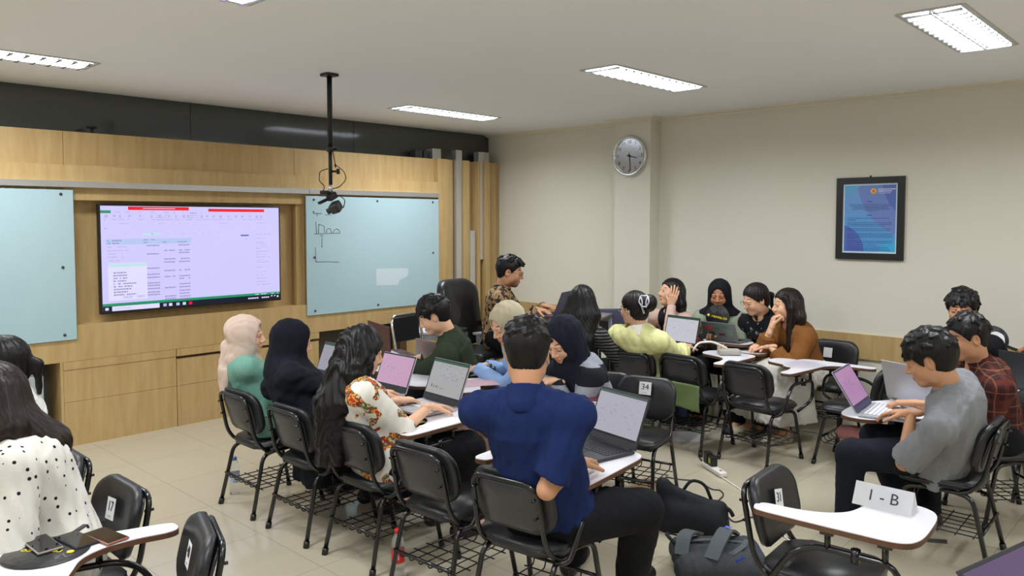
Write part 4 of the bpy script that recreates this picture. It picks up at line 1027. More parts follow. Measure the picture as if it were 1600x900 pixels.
# ------------------------------------------------------------------ cloth materials
def cloth(name, col, rough=.85, bump=.25, bscale=260, var=.08, vscale=12): return mat(name, col, rough, bump=bump, bscale=bscale, var=var, vscale=vscale, spec=.2)
def dots_mat(name, base, dot, scale, size):
    m, nt, b, ob = node_mat(name, .85, .2, 240)
    v = nt.nodes.new('ShaderNodeTexVoronoi'); v.inputs['Scale'].default_value = scale; v.inputs['Randomness'].default_value = .45; nt.links.new(ob, v.inputs['Vector'])
    nt.links.new(mix_node(nt, math_node(nt, 'LESS_THAN', v.outputs['Distance'], size), base, dot), b.inputs['Base Color']); return m
def print_mat(name, base, cols, scale, thr, bands=True):
    m, nt, b, ob = node_mat(name, .8, .2, 240)
    n = nt.nodes.new('ShaderNodeTexNoise'); n.inputs['Scale'].default_value = scale; n.inputs['Detail'].default_value = 1.5; nt.links.new(ob, n.inputs['Vector'])
    n2 = nt.nodes.new('ShaderNodeTexNoise'); n2.inputs['Scale'].default_value = scale*2.1; n2.inputs['Detail'].default_value = 2; nt.links.new(ob, n2.inputs['Vector'])
    cr = nt.nodes.new('ShaderNodeValToRGB'); cr.color_ramp.interpolation = 'CONSTANT'; E_ = cr.color_ramp.elements
    for i, c_ in enumerate(cols):
        p = .36+.28*i/max(1, len(cols)-1)
        if i < 2: E_[i].position = p; E_[i].color = c_
        else: e = E_.new(p); e.color = c_
    nt.links.new(n2.outputs[0], cr.inputs[0])
    nt.links.new(mix_node(nt, math_node(nt, 'GREATER_THAN', n.outputs[0], thr), base, cr.outputs[0]), b.inputs['Base Color']); return m
def stripe_mat(name, a, b_, axis, period, duty, off=0):
    m, nt, b, ob = node_mat(name, .85, .2, 240); s_ = sep(nt, ob)[axis]
    f = math_node(nt, 'FRACT', math_node(nt, 'DIVIDE', math_node(nt, 'ADD', s_, 10+off), period)); nt.links.new(mix_node(nt, math_node(nt, 'LESS_THAN', f, duty), a, b_), b.inputs['Base Color']); return m
def plaid_mat(name, base, c1, c2, period):
    m, nt, b, ob = node_mat(name, .85, .2, 240); s_ = sep(nt, ob); col = base
    for ax, cc, du, of in ((2, c1, .22, 0), (0, c1, .22, .02), (1, c1, .22, 0), (2, c2, .06, .05), (0, c2, .06, .06), (1, c2, .06, .05)):
        f = math_node(nt, 'FRACT', math_node(nt, 'DIVIDE', math_node(nt, 'ADD', s_[ax], 10+of), period)); k = math_node(nt, 'MULTIPLY', math_node(nt, 'LESS_THAN', f, du), .55); col = mix_node(nt, k, col, cc)
    nt.links.new(col, b.inputs['Base Color']); return m
# ------------------------------------------------------------------ chairs in place
chair(-4.56, 2.57, 0, 'tablet chair under the person in the pink headscarf, left end of the row')
chair(-3.97, 2.57, 0, 'tablet chair under the person in the black headscarf seen from behind')
chair(-3.42, 2.60, 2, 'tablet chair under the person in the printed white shirt')
chair(-2.83, 2.58, 3, 'empty tablet chair between the printed shirt and the navy shirt')
chair(-2.27, 2.58, 7, 'tablet chair under the person in the navy shirt')
chair(-2.87, 4.22, 193, 'tablet chair numbered 34 facing the camera beside the black tote bag', num='34', sz=.70)
chair(-3.70, 5.50, 12, 'tablet chair under the person in the yellow shirt')
chair(-3.22, 5.58, -2, 'tablet chair with the sage green cloth hanging below its backrest')
chair(-2.67, 5.60, -6, 'empty tablet chair seen from behind in front of the white skirt')
chair(-2.08, 5.97, 90, 'tablet chair with the pink bag in its wire basket')
chair(-2.62, 6.72, 180, 'tablet chair against the wooden rail with a blank white sticker', num=' ', sz=.68, tablet=False)
chair(-1.17, 4.74, 92, 'tablet chair under the person in the grey shirt')
chair(-1.05, 5.52, 135, 'tablet chair under the person in the plaid shirt')
chair(-1.22, 3.11, -86, 'tablet chair numbered 31 in the right foreground with the name card', num='31', dy=-.14, tilt=-12, sz=.66)
chair(-3.28, .97, 180, 'tablet chair numbered 17 behind the polka dot shirt', num='17', tablet=False, tilt=5)
chair(-2.68, 1.00, 162, 'tablet chair numbered 40 holding three phones and a black fan', num='40', tilt=5, dy=-.11)
chair(-3.90, .96, 180, 'chair whose backrest corner shows behind the polka dot shirt', tablet=False)
chair(-4.72, .80, 180, 'chair under the person with the ponytail and white collar at the left edge', tablet=False)
chair(-4.28, 3.98, 130, 'tablet chair under the person in the dark green jacket', tablet=False)
chair(-3.72, 4.20, 140, 'chair under the person in the light blue shirt', tablet=False)
chair(-3.14, 4.18, 206, 'chair under the person in the navy headscarf', tablet=False)
chair(-4.18, 5.30, 15, 'chair under the person with long black hair near the middle of the wall', tablet=False)
chair(-4.02, 6.72, 180, 'chair by the wall under the person resting a hand on the face', tablet=False)
chair(-3.56, 6.76, 180, 'chair by the wall under the smiling person in the black headscarf', tablet=False)
chair(-3.12, 6.72, 180, 'tablet chair by the wall under the person with glasses and a black top')
chair(-1.50, 6.74, 180, 'chair by the wall under the person hidden behind the plaid shirt', tablet=False)
chair(-.62, 6.74, 180, 'tablet chair by the wall beyond the right edge of the frame')
chair(.02, 2.40, 78, 'tablet chair in the near right corner holding the dark laptop')
for (o, num, tilt, sx_, sz_) in PEND:
    if num == ' ':
        sg = MB(); sg.box((.05, -.171, .66), (.075, .003, .085), Matrix.Rotation(R_(12), 3, 'X')); sg.build('number_sticker', PAPER, o)
    else: sticker(o, num, sz_, sx_, tilt)

# ------------------------------------------------------------------ people
C_ = cloth
BLK = C_('black_cotton', srgb(24, 25, 30)); BLKT = C_('black_trousers', srgb(20, 21, 26)); NAVYT = C_('navy_trousers', srgb(24, 28, 38))
SHB = dict(mat=BLACKP); SHS = dict(mat=mat('dark_canvas', srgb(34, 36, 44), .8, bump=.2), sole=mat('white_rubber', srgb(220, 218, 210), .6, var=.02))
def rel(p, dx, dy, dz=0): return (p[0]+dx, p[1]+dy, p[2]+dz)
typ = lambda w, d, **k: dict(w=np.array(w), d=np.array(d), n=np.array((0, 0, -1.)), **k)

# pink headscarf, mint check shirt
hd = at(385, 525, 1.075)
person('person in a pale pink headscarf and mint checked shirt facing the television', (-4.58, 2.56), -8, hd, look=(-34, 2, 0), s=1.02, slump=-.035, hs=1.08, skin='fair', down=False,
       top=dict(mat=C_('mint_check', srgb(118, 166, 152), var=.22, vscale=160), seed=11, drop=.06), bottom=dict(kind='trousers', mat=BLKT), shoe=SHB,
       hijab=dict(mat=C_('pink_scarf', srgb(214, 190, 176), bump=.1), tail=.17, ts=-.05, fold=.007, seed=2, short=.16, wide=.5, sho=.1, front=.6, nr=.8), hands={1: typ((-4.62, 2.92, .74), (0, 1, -.1)), -1: typ((-4.85, 2.9, .74), (.1, 1, -.1))})
# black headscarf and robe
hd = at(457, 535, 1.085)
person('person in a black headscarf and long black robe seen from behind', (-4.02, 2.56), -6, hd, look=(-10, 10, 0), s=1.06, hs=1.1, skin='fair', width=1.05, slump=-.035,
       top=dict(mat=C_('black_robe', srgb(20, 24, 33)), seed=21, drop=.26, fold=.008), bottom=dict(kind='skirt', mat=C_('black_robe2', srgb(20, 24, 33))), shoe=SHB,
       hijab=dict(mat=C_('black_scarf', srgb(17, 20, 31), bump=.1), fold=.005, seed=3, wide=.85, sho=.9, nr=.95), hands={1: typ((-3.86, 2.98, .74), (-.1, 1, -.1)), -1: typ((-4.15, 2.98, .74), (.1, 1, -.1))})
# curly black hair, printed shirt
hd = at(566, 551, 1.10)
PRINT = print_mat('figure_print', srgb(232, 228, 218), [srgb(196, 60, 44), srgb(226, 170, 70), srgb(150, 40, 44), srgb(90, 120, 84), srgb(232, 196, 150), srgb(120, 60, 60)], 10, .53)
PRT_ = PRINT
person('person with long curly black hair and a white shirt printed with red figures', (-3.42, 2.60), -6, hd, look=(-14, 14, 0), s=1.1, hs=1.1, skin='fair', width=1.08, sleeve=.52, loose=1.7,
       top=dict(mat=PRINT, seed=31, drop=.12, fold=.006), bottom=dict(kind='trousers', mat=BLKT, loose=.03), shoe=dict(mat=BLACKP, top=.05),
       hair=dict(style='curly', len=.30, back=.13, sp=.070, wid=.056, vol=.016, seed=4, sweep=-.05, front=(1,), flen=.12), hands={1: typ((-3.36, 2.88, .765), (-.22, 1, -.18), curl=[(8, 10, 6), (30, 40, 20), (35, 45, 25), (35, 45, 25)]), -1: typ((-3.66, 2.9, .75), (.1, 1, -.1))})
# green jacket
hd = at(678, 494, 1.12)
def jacket(D):
    o = text_mesh('shirt_lettering', 'mi', .07, PAPER, D['root'], frame_m(tuple(D['C2']+D['fw']*.185-D['td']*.02+D['side']*.05), tuple(-D['side']), tuple(D['td']), tuple(D['fw'])))
    v = [Vector(D['C2']+D['fw']*.166+D['td']*z+D['side']*x) for x, z in ((-.05, -.2), (.05, -.2), (.06, .12), (-.06, .12))]
person('person in a dark green jacket typing on the maroon laptop', (-4.26, 3.98), 128, hd, look=(8, 26, 0), s=1.06, hs=1.12, fem=False, skin='fair', loose=1.4, girth=1.15,
       top=dict(mat=C_('green_jacket', srgb(48, 58, 42)), seed=41, collar=1, fold=.007), bottom=dict(kind='trousers', mat=NAVYT, loose=.02), shoe=SHS, extra=jacket,
       hair=dict(style='short', fringe=.055, tufts=46, vol=.022, seed=3, line=.066), hands={1: typ((-4.72, 3.98, .75), (-1, .0, -.25)), -1: typ((-4.66, 3.76, .75), (-1, .35, -.25))})
# beige headscarf, light blue shirt
hd = at(792, 506, 1.10)
person('person in a beige headscarf and light blue shirt looking down at a laptop', (-3.74, 4.16), 152, hd, look=(16, 28, 0), s=1.04, hs=1.2, skin='fair',
       top=dict(mat=C_('light_blue_shirt', srgb(150, 180, 226), var=.05), seed=51, fold=.007), bottom=dict(kind='skirt', mat=C_('dusty_pink_skirt', srgb(178, 142, 128)), fold=.009), shoe=SHB,
       hijab=dict(mat=C_('beige_scarf', srgb(190, 180, 154), bump=.1), fold=.005, seed=6, short=.14, wide=.62, sho=.7, front=.75, end=.86), hands={1: typ((-4.08, 4.05, .75), (-.8, -.4, -.1)), -1: typ((-4.02, 3.90, .76), (-1, -.25, -.2))})
# navy shirt, foreground
hd = at(824, 551, 1.26)
NAVY = C_('navy_shirt', srgb(22, 38, 84), var=.06)
person('person in a navy short-sleeved shirt seen from behind typing on a laptop', (-2.22, 2.60), 14, hd, look=(24, 10, 0), s=1.1, hs=1.15, fem=False, skin='mid', width=1.10, sleeve=.42, loose=1.25, girth=1.28, vox=.0095,
       top=dict(mat=NAVY, seed=61, collar=1, fold=.009, drop=.03), bottom=dict(kind='trousers', mat=BLKT, loose=.025), shoe=SHB, turn=8,
       knees={1: (-1.98, 2.97, .50), -1: (-2.38, 3.03, .50)}, feet={1: (-2.14, 3.12, .085), -1: (-2.5, 3.1, .085)},
       hair=dict(style='short', vol=.012, tufts=40, seed=9, line=.07), hands={1: typ((-2.08, 2.61, .775), (-.30, .95, -.12), spread=1.4, curl=(14, 22, 12)), -1: typ((-2.45, 2.93, .75), (.1, 1, -.1))}, elbow={1: (-2.03, 2.36, .735)})
# navy headscarf, colour-block jumper
hd = at(880, 532, 1.055)
person('person in a navy headscarf and grey and black banded jumper looking at a phone', (-3.10, 4.12), 164, hd, look=(16, 30, 0), s=1.06, hs=1.22, skin='fair', width=1.15,
       top=dict(mat=stripe_mat('banded_jumper', srgb(24, 26, 34), srgb(150, 154, 164), 2, .20, .42, .10), seed=71, fold=.005), bottom=dict(kind='trousers', mat=C_('cream_trousers', srgb(180, 172, 152)), loose=.03), shoe=SHS,
       hijab=dict(mat=C_('navy_scarf', srgb(28, 31, 44), bump=.1), fold=.006, seed=8, wide=.9, sho=.55), hands={1: typ((-3.42, 3.86, .80), (-.2, -1, .1), curl=(35, 50, 30)), -1: typ((-3.18, 3.78, .80), (-.75, -.5, .1), curl=(35, 50, 30))})
# batik shirt on the office chair
hd = at(797, 425, 1.33)
BATIK = print_mat('batik', srgb(42, 30, 24), [srgb(160, 132, 92), srgb(112, 84, 54), srgb(176, 150, 110), srgb(70, 48, 34)], 26, .47)
person('bearded person with glasses in a brown batik shirt on the office chair', (-5.22, 5.36), -52, hd, look=(-2, 12, 0), s=1.16, hs=1.22, fem=False, skin='mid', down=True, beard=.8, seatz=.60, glasses=DARKGREY,
       top=dict(mat=BATIK, seed=81, collar=1), bottom=dict(kind='trousers', mat=BLKT), shoe=SHB, feet={1: (-4.86, 5.5, .2), -1: (-4.98, 5.75, .2)}, knees={1: (-4.84, 5.42, .66), -1: (-5.0, 5.66, .66)},
       hair=dict(style='short', vol=.014, tufts=22, seed=5, fringe=.078, line=.074), hands={1: typ((-4.80, 5.42, 1.0), (1, .35, -.15)), -1: typ((-4.92, 5.68, 1.0), (1, .1, -.1))})
# long black hair, striped top
hd = at(910, 474, 1.13)
person('person with very long straight black hair and a striped top seen from behind', (-4.16, 5.30), 14, hd, look=(12, 8, 0), s=1.04, hs=1.14, skin='fair',
       top=dict(mat=stripe_mat('thin_stripes', srgb(26, 26, 30), srgb(130, 128, 124), 2, .026, .18), seed=91), bottom=dict(kind='trousers', mat=BLKT), shoe=SHB,
       hair=dict(style='long', len=.22, back=.12, sp=.062, wid=.058, vol=.018, seed=2, freq=40), hands={1: typ((-3.86, 5.52, .76), (.3, 1, -.1)), -1: typ((-4.3, 5.75, .75), (.1, 1, -.1))})
# yellow shirt with claw clip
hd = at(990, 482, 1.10)
def clip(D):
    g = MB(); P = D['P']
    for q in (-1, 1):
        g.tube([P(-.062, -.15+.03*q, .095), P(-.07, -.15+.045*q, .055), P(-.07, -.15+.02*q, .02), P(-.068, -.15+.015*q, .05), P(-.062, -.15+.03*q, .095)], .006, seg=6, rad=.01)
    g.tube([P(-.062, -.18, .095), P(-.062, -.12, .095)], .007); g.tube([P(-.07, -.17, .02), P(-.07, -.13, .02), P(-.062, -.14, -.03)], .008)
    g.build('claw_clip', mat('pearl_clip', srgb(206, 206, 214), .25, var=.05), D['root'])
person('person in a pale yellow shirt with a pearly claw clip in dark hair', (-3.68, 5.60), 8, hd, look=(78, 4, 0), s=1.08, hs=1.14, skin='fair', width=1.05, loose=2.2, down=False, glasses=ALU, sleeve=.8,
       top=dict(mat=C_('yellow_shirt', srgb(224, 222, 160), var=.04), collar=1, collar_mat=C_('white_collar', srgb(226, 224, 216)), seed=101, drop=.22, fold=.009), bottom=dict(kind='trousers', mat=C_('denim', srgb(60, 72, 96))), shoe=SHS, extra=clip,
       hair=dict(style='bun', vol=.012, seed=7, col='soft'), hands={1: typ((-3.50, 5.86, .75), (-.2, 1, -.1)), -1: typ((-3.86, 5.82, .75), (.1, 1, -.1))})
# hand on face by the pillar
hd = at(1048, 458, 1.13)
m, nt, b, ob = node_mat('black_top_pink_cardigan', .85, .2, 240); s_ = sep(nt, ob)
nt.links.new(mix_node(nt, math_node(nt, 'GREATER_THAN', math_node(nt, 'ABSOLUTE', s_[0]), .085), srgb(22, 22, 26), srgb(206, 176, 164)), b.inputs['Base Color'])
person('person resting a hand against dark hair beside the pillar in a pink cardigan', (-4.02, 6.74), 184, hd, look=(-34, -10, 6), s=1.06, hs=1.14, skin='fair', down=False,
       top=dict(mat=m, seed=111), bottom=dict(kind='trousers', mat=BLKT), shoe=SHB, hair=dict(style='long', len=.10, back=.08, sp=.05, wid=.045, vol=.012, seed=12, line=.078),
       hands={-1: dict(w=np.array(rel(hd, .10, -.16, -.10)), d=np.array((.25, .05, .8)), n=np.array((-.6, .6, 0)), curl=(10, 14, 8), spread=1.3), 1: typ((-4.15, 6.36, .76), (0, -1, -.1))}, arm_hint={-1: V3(-.2, .5, -1)})
# smiling person with black headscarf
hd = at(1124, 461, 1.15)
person('smiling person in a black headscarf and sage shirt holding a black fan', (-3.56, 6.74), 196, hd, look=(4, 10, 0), s=1.1, hs=1.12, skin='tan', lips=(.92, .62, .58), loose=1.5,
       top=dict(mat=C_('sage_shirt', srgb(150, 160, 140), var=.05), seed=121), bottom=dict(kind='trousers', mat=BLKT), shoe=SHB,
       hijab=dict(mat=C_('black_scarf2', srgb(20, 22, 28), bump=.1), fold=.003, seed=13, short=.22, end=.97), hands={1: typ((-3.66, 6.36, .82), (.3, -1, .2), curl=(40, 50, 30)), -1: typ((-3.40, 6.32, .82), (-.5, -1, .2), curl=(40, 50, 30))})
# glasses, black top
hd = at(1180, 468, 1.13)
person('person with round glasses and ponytail in a black top by the wall', (-3.12, 6.70), 186, hd, look=(-36, 20, -4), s=1.06, hs=1.14, skin='fair', down=True, glasses=mat('gold_wire', srgb(176, 150, 110), .3, metal=.8, var=.03),
       top=dict(mat=print_mat('black_floral', srgb(18, 20, 24), [srgb(150, 156, 160), srgb(60, 64, 68), srgb(18, 20, 24)], 34, .64), seed=131, collar=1), bottom=dict(kind='trousers', mat=BLKT), shoe=SHS,
       hair=dict(style='pony', vol=.010, seed=14, line=.070, col='soft'), hands={1: typ((-3.30, 6.34, .76), (-.2, -1, -.1)), -1: typ((-3.0, 6.34, .76), (-.5, -1, -.1))}, feet={1: (-3.15, 6.18, .085), -1: (-2.98, 6.24, .085)})
# brown cardigan, white skirt
hd = at(1229, 477, 1.10)
person('person in a brown cardigan and long white skirt with a hand under the chin', (-2.76, 6.60), 152, hd, look=(-16, 4, 4), s=1.1, hs=1.14, skin='fair', down=False, loose=1.5, sleeve=.86,
       top=dict(mat=C_('brown_cardigan', srgb(128, 82, 40)), seed=141, fold=.008), bottom=dict(kind='skirt', mat=C_('white_skirt', srgb(216, 212, 202), var=.03), loose=.05, fold=.014, up=.10), shoe=dict(mat=mat('cream_leather', srgb(196, 184, 160), .5, var=.03), top=.05),
       hair=dict(style='long', len=.16, back=.05, sp=.055, wid=.042, vol=.012, seed=15, col='brown', line=.074, front=(-1,), flen=.2), knees={1: (-3.02, 6.36, .50), -1: (-2.72, 6.22, .50)}, feet={1: (-3.02, 6.22, .085), -1: (-2.72, 6.14, .085)},
       hands={1: dict(w=np.array(rel(hd, -.07, -.14, -.19)), d=np.array((.15, .25, 1)), n=np.array((.6, .5, 0)), curl=(55, 60, 30)), -1: typ((-2.92, 6.28, .76), (-1, .0, -.05), curl=(30, 30, 20))}, arm_hint={1: V3(.1, .6, -1), -1: V3(-.6, -.1, -.6)})
# grey linen shirt
hd = at(1452, 563, 1.075)
person('person in a grey linen short-sleeved shirt typing on the silver laptop', (-1.22, 4.74), 96, hd, look=(4, 22, 0), s=1.12, hs=1.18, fem=False, skin='mid', width=1.0, sleeve=.46, loose=1.6, slump=.04, girth=1.12, vox=.0095,
       top=dict(mat=C_('grey_linen', srgb(132, 134, 138), bump=.4, var=.14, vscale=40), seed=151, collar=1, drop=.16, fold=.010), bottom=dict(kind='trousers', mat=NAVYT, loose=.012), shoe=SHS,
       knees={-1: (-1.60, 4.50, .50), 1: (-1.60, 4.88, .52)}, feet={-1: (-1.66, 4.62, .085), 1: (-1.36, 4.80, .085)},
       hair=dict(style='short', fringe=.040, tufts=60, vol=.026, seed=16, line=.062), hands={-1: typ((-1.32, 4.60, .765), (-1, .15, -.15), spread=1.2, curl=(16, 24, 14)), 1: typ((-1.38, 4.88, .76), (-1, -.1, -.1))}, arm_hint={-1: V3(-.5, .1, -1)})
# plaid shirt
hd = at(1510, 528, 1.12)
person('person with short black hair in a dark red plaid shirt', (-1.10, 5.44), 132, hd, look=(2, 14, 0), s=1.1, hs=1.14, fem=False, skin='mid', slump=.02,
       top=dict(mat=plaid_mat('red_plaid', srgb(52, 24, 26), srgb(96, 40, 32), srgb(138, 92, 58), .11), seed=161, collar=1), bottom=dict(kind='trousers', mat=BLKT), shoe=SHB,
       hair=dict(style='short', vol=.014, tufts=34, seed=17, line=.07), hands={1: typ((-1.42, 5.34, .75), (-.8, -.5, -.1)), -1: typ((-1.28, 5.16, .75), (-.8, -.4, -.1))})
# behind the plaid shirt
hd = at(1503, 484, 1.17)
person('person mostly hidden behind the plaid shirt, only black hair showing', (-1.52, 6.74), 176, hd, look=(6, 6, 0), s=1.06, hs=1.12, fem=False, skin='mid',
       top=dict(mat=BLK, seed=171), bottom=dict(kind='trousers', mat=BLKT), shoe=SHB, hair=dict(style='short', vol=.024, tufts=40, seed=18, fringe=.05))
# beyond the right edge: only a hand holding the fan is in view
person('person beyond the right edge whose hand holds the round fan', (-.66, 6.72), 176, (-.66, 6.60, 1.16), s=1.06, hs=1.1, fem=False, skin='tan', top=dict(mat=BLK, seed=181), bottom=dict(kind='trousers', mat=BLKT), shoe=SHB, sleeve=.45,
       hair=dict(style='short', vol=.016, tufts=10, seed=19), hands={1: dict(w=np.array((-1.03, 6.43, .93)), d=np.array((-1, .1, -.05)), n=np.array((0, 0, -1.)), curl=(30, 45, 25))}, arm_hint={1: V3(.8, .1, -.3)})
# left edge: polka dots and ponytail
hd = at(-22, 628, 1.14)
person('person in a white shirt with black polka dots in the left foreground', (-3.33, .95), 172, hd, look=(-8, 8, 4), s=1.14, hs=1.12, skin='fair', width=1.12, loose=2.2, vox=.0095,
       top=dict(mat=dots_mat('polka_dots', srgb(216, 212, 204), srgb(24, 24, 30), 29, .19), seed=191, fold=.009, drop=.10), bottom=dict(kind='trousers', mat=BLKT), shoe=SHB,
       hair=dict(style='long', len=.24, back=.15, sp=.05, wid=.06, vol=.016, seed=20, col='brown', sweep=-.10, freq=44), hands={1: typ((-3.55, .5, .75), (-.1, -1, -.1)), -1: typ((-3.2, .5, .75), (-.1, -1, -.1))})
hd = at(0, 572, 1.11)
person('person with a dark ponytail and white collar at the left edge', (-4.56, 1.08), 176, hd, look=(-22, 8, 0), s=1.06, hs=1.12, skin='fair', loose=1.6,
       top=dict(mat=C_('white_blouse', srgb(222, 222, 216)), collar=1, seed=201), bottom=dict(kind='trousers', mat=BLKT), shoe=SHB, sleeve=.5,
       hair=dict(style='pony', vol=.014, seed=21, line=.064))

# ------------------------------------------------------------------ laptops in place
TZ = .6985
laptop('silver laptop on the tablet of the printed shirt showing small bar charts', (-3.73, 3.14), (-3.37, 3.11), TZ, depth=.27, ang=112, shell=SILV, keys=KEYL, scr=srgb(200, 200, 202), style='chart', lidm=SILV, bezel=DARKL)
laptop('black laptop in front of the navy shirt with a bright blank sheet', (-2.46, 3.17), (-2.11, 3.10), TZ, depth=.27, ang=112, shell=DARKL, keys=KEYD, scr=srgb(208, 206, 222), bar=srgb(86, 112, 104))
laptop('silver laptop with a pink display in front of the grey shirt', (-1.60, 4.58), (-1.64, 4.95), TZ, depth=.27, ang=122, shell=SILV, keys=KEYL, scr=srgb(206, 152, 204), style='dots', bezel=mat('indigo_bezel', srgb(60, 56, 92), .4, var=.03))
laptop('silver laptop lid seen from behind beside the grey shirt', (-1.30, 5.06), (-1.63, 5.19), TZ, depth=.25, ang=105, shell=SILV, keys=KEYL, scr=srgb(220, 220, 230))
laptop('dark laptop with a white sheet in front of the yellow shirt', (-3.80, 6.00), (-3.44, 5.95), TZ, depth=.27, ang=104, shell=DARKL, keys=KEYD, scr=srgb(236, 236, 246), lidh=.27)
laptop('grey laptop covered with stickers seen from behind', at(1155, 536, .765), at(1103, 530, .765), .755, depth=.25, ang=118, shell=mat('grey_green_shell', srgb(112, 118, 114), .4, metal=.3, var=.04), keys=KEYD, scr=srgb(220, 220, 230), stickers=True, lidh=.19)
laptop('maroon laptop in front of the green jacket', at(612, 567, .70), at(578, 552, .70), TZ, depth=.28, ang=92, shell=mat('maroon_shell', srgb(88, 58, 62), .4, metal=.3, var=.03), keys=KEYL, scr=srgb(220, 215, 230), lidh=.27)
laptop('rose silver laptop lid seen from behind in front of the blue shirt', at(700, 580, .70), at(668, 572, .70), TZ, depth=.25, ang=116, shell=mat('rose_silver', srgb(150, 128, 124), .38, metal=.4, var=.03), keys=KEYL, scr=srgb(220, 215, 230), lidh=.24)
laptop('laptop with a pink display beyond the curly black hair', (-4.22, 3.13), (-3.88, 3.13), TZ, depth=.25, ang=112, shell=SILV, keys=KEYL, scr=srgb(238, 188, 224), style='dots')
laptop('laptop with a dark frame between the two headscarves', (-4.88, 3.10), (-4.55, 3.10), TZ, depth=.25, ang=112, shell=mat('beige_shell', srgb(176, 160, 150), .4, metal=.3, var=.03), keys=KEYL, scr=srgb(186, 180, 196), style='sheet', bezel=mat('plum_bezel', srgb(60, 44, 50), .4, var=.03))
laptop('purple-lidded laptop in front of the batik shirt', (-4.66, 5.68), (-4.58, 5.40), .94, depth=.24, ang=112, shell=mat('purple_shell', srgb(84, 78, 112), .4, metal=.3, var=.03), keys=KEYD, scr=srgb(90, 70, 90))
laptop('laptop with lilac lid seen between the long hair and the yellow shirt', (-4.22, 6.14), (-4.54, 6.10), TZ, depth=.24, ang=104, shell=mat('lilac_shell', srgb(104, 104, 138), .4, metal=.2, var=.05), keys=KEYD, scr=srgb(200, 200, 220), lidh=.27)
laptop('black laptop beside the long black hair by the wall', (-4.52, 6.02), (-4.22, 6.30), TZ, depth=.24, ang=100, shell=DARKL, keys=KEYD, scr=srgb(20, 20, 26), lidh=.26)
laptop('black laptop lid by the wall near the round fan', (-.84, 6.0), (-1.19, 6.08), TZ, depth=.25, ang=100, shell=DARKL, keys=KEYD, scr=srgb(200, 200, 220))
laptop('dark laptop cut off by the lower right corner', (-.385, 2.245), (-.285, 2.645), TZ, depth=.26, ang=130, lidh=.235, shell=DARKL, keys=KEYD, scr=srgb(120, 96, 140), style='dots')
# closed maroon laptop on the tablet beside the navy headscarf
cA = at(925, 618, .72)
t = empty('closed_laptop', (cA[0], cA[1], .698), R_(193-180+4), 'closed dark red laptop on the tablet in front of the navy headscarf', 'laptop')
MB().box((0, 0, .008), (.34, .235, .012), bev=.005, seg=2).build('base', mat('white_shell', srgb(222, 216, 206), .35, var=.02), t); MB().box((0, 0, .019), (.34, .235, .009), bev=.004, seg=2).build('lid', mat('dark_red_lid', srgb(100, 28, 40), .25, spec=.6, var=.04), t)

# ------------------------------------------------------------------ tables
def table(loc, rz, w, d, h_, label, top, legm, th=.025):
    t = empty('table', (loc[0], loc[1], 0), rz, label, 'table')
    MB().box((0, 0, h_-th/2), (w, d, th), bev=.005, seg=2).build('tabletop', top, t)
    for sx_ in (-1, 1):
        for sy in (-1, 1): MB().box((sx_*(w/2-.03), sy*(d/2-.03), (h_-th)/2), (.035, .035, h_-th), bev=.003).build('leg', legm, t)
    g = MB(); g.box((0, d/2-.03, h_-th-.03), (w-.08, .02, .05)); g.box((0, -d/2+.03, h_-th-.03), (w-.08, .02, .05)); g.build('apron', legm, t); return t
table((-5.86, 5.30), R_(43), .66, .42, .72, 'white-topped table with grey legs behind the green jacket', LAMIN, GREYMET)
table((-4.58, 5.78), R_(20), .55, .50, .94, 'tall grey table carrying the purple-lidded laptop', mat('grey_laminate', srgb(120, 120, 116), .4, var=.03), GREYMET)
table((-4.36, 6.06), R_(4), .62, .36, TZ, 'narrow table by the wall under the lilac and black laptops', WOOD, BLACKP)
def tablet_stand(label, loc, rz):                      # writing tablets of chairs whose seats are hidden by people
    t = empty('writing_tablet', (loc[0], loc[1], 0), rz, label, 'writing tablet', None)
    MB().prism([(x*1.0-.05, y-.3) for x, y in TAB_OUT], .674, .694).build('tablet_edge', WORN, t); MB().prism([(x*.99-.05, y*.99-.297) for x, y in TAB_OUT], .6938, .6975).build('tablet_top', LAMIN, t)
    g = MB(); g.tube([(.05, 0, .675), (.05, 0, .3), (.05, -.25, .012)], .0125, rad=.06); g.tube([(.05, .12, .6), (.05, -.2, .6)], .012); g.tube([(.05, 0, .3), (.05, .22, .012)], .0125); g.build('support', TUBE, t)
cB = at(738, 600, .70); tablet_stand('white writing tablet in front of the light blue shirt with a pink paper', (cB[0]+.02, cB[1]+.02), R_(150))
cB = at(690, 592, .70); tablet_stand('white writing tablet carrying the rose silver laptop', (cB[0], cB[1]), R_(140))
cC = at(640, 572, .70); tablet_stand('white writing tablet carrying the maroon laptop', (cC[0], cC[1]), R_(128))
tablet_stand('white writing tablet in front of the plaid shirt', (-1.42, 5.05), R_(150)); tablet_stand('white writing tablet under the black laptop by the wall', (-1.0, 6.02), R_(180))
tablet_stand('white writing tablet carrying the sticker-covered laptop', (-3.34, 6.46), R_(182)); COL.objects['writing_tablet.005'].scale.z = 1.08

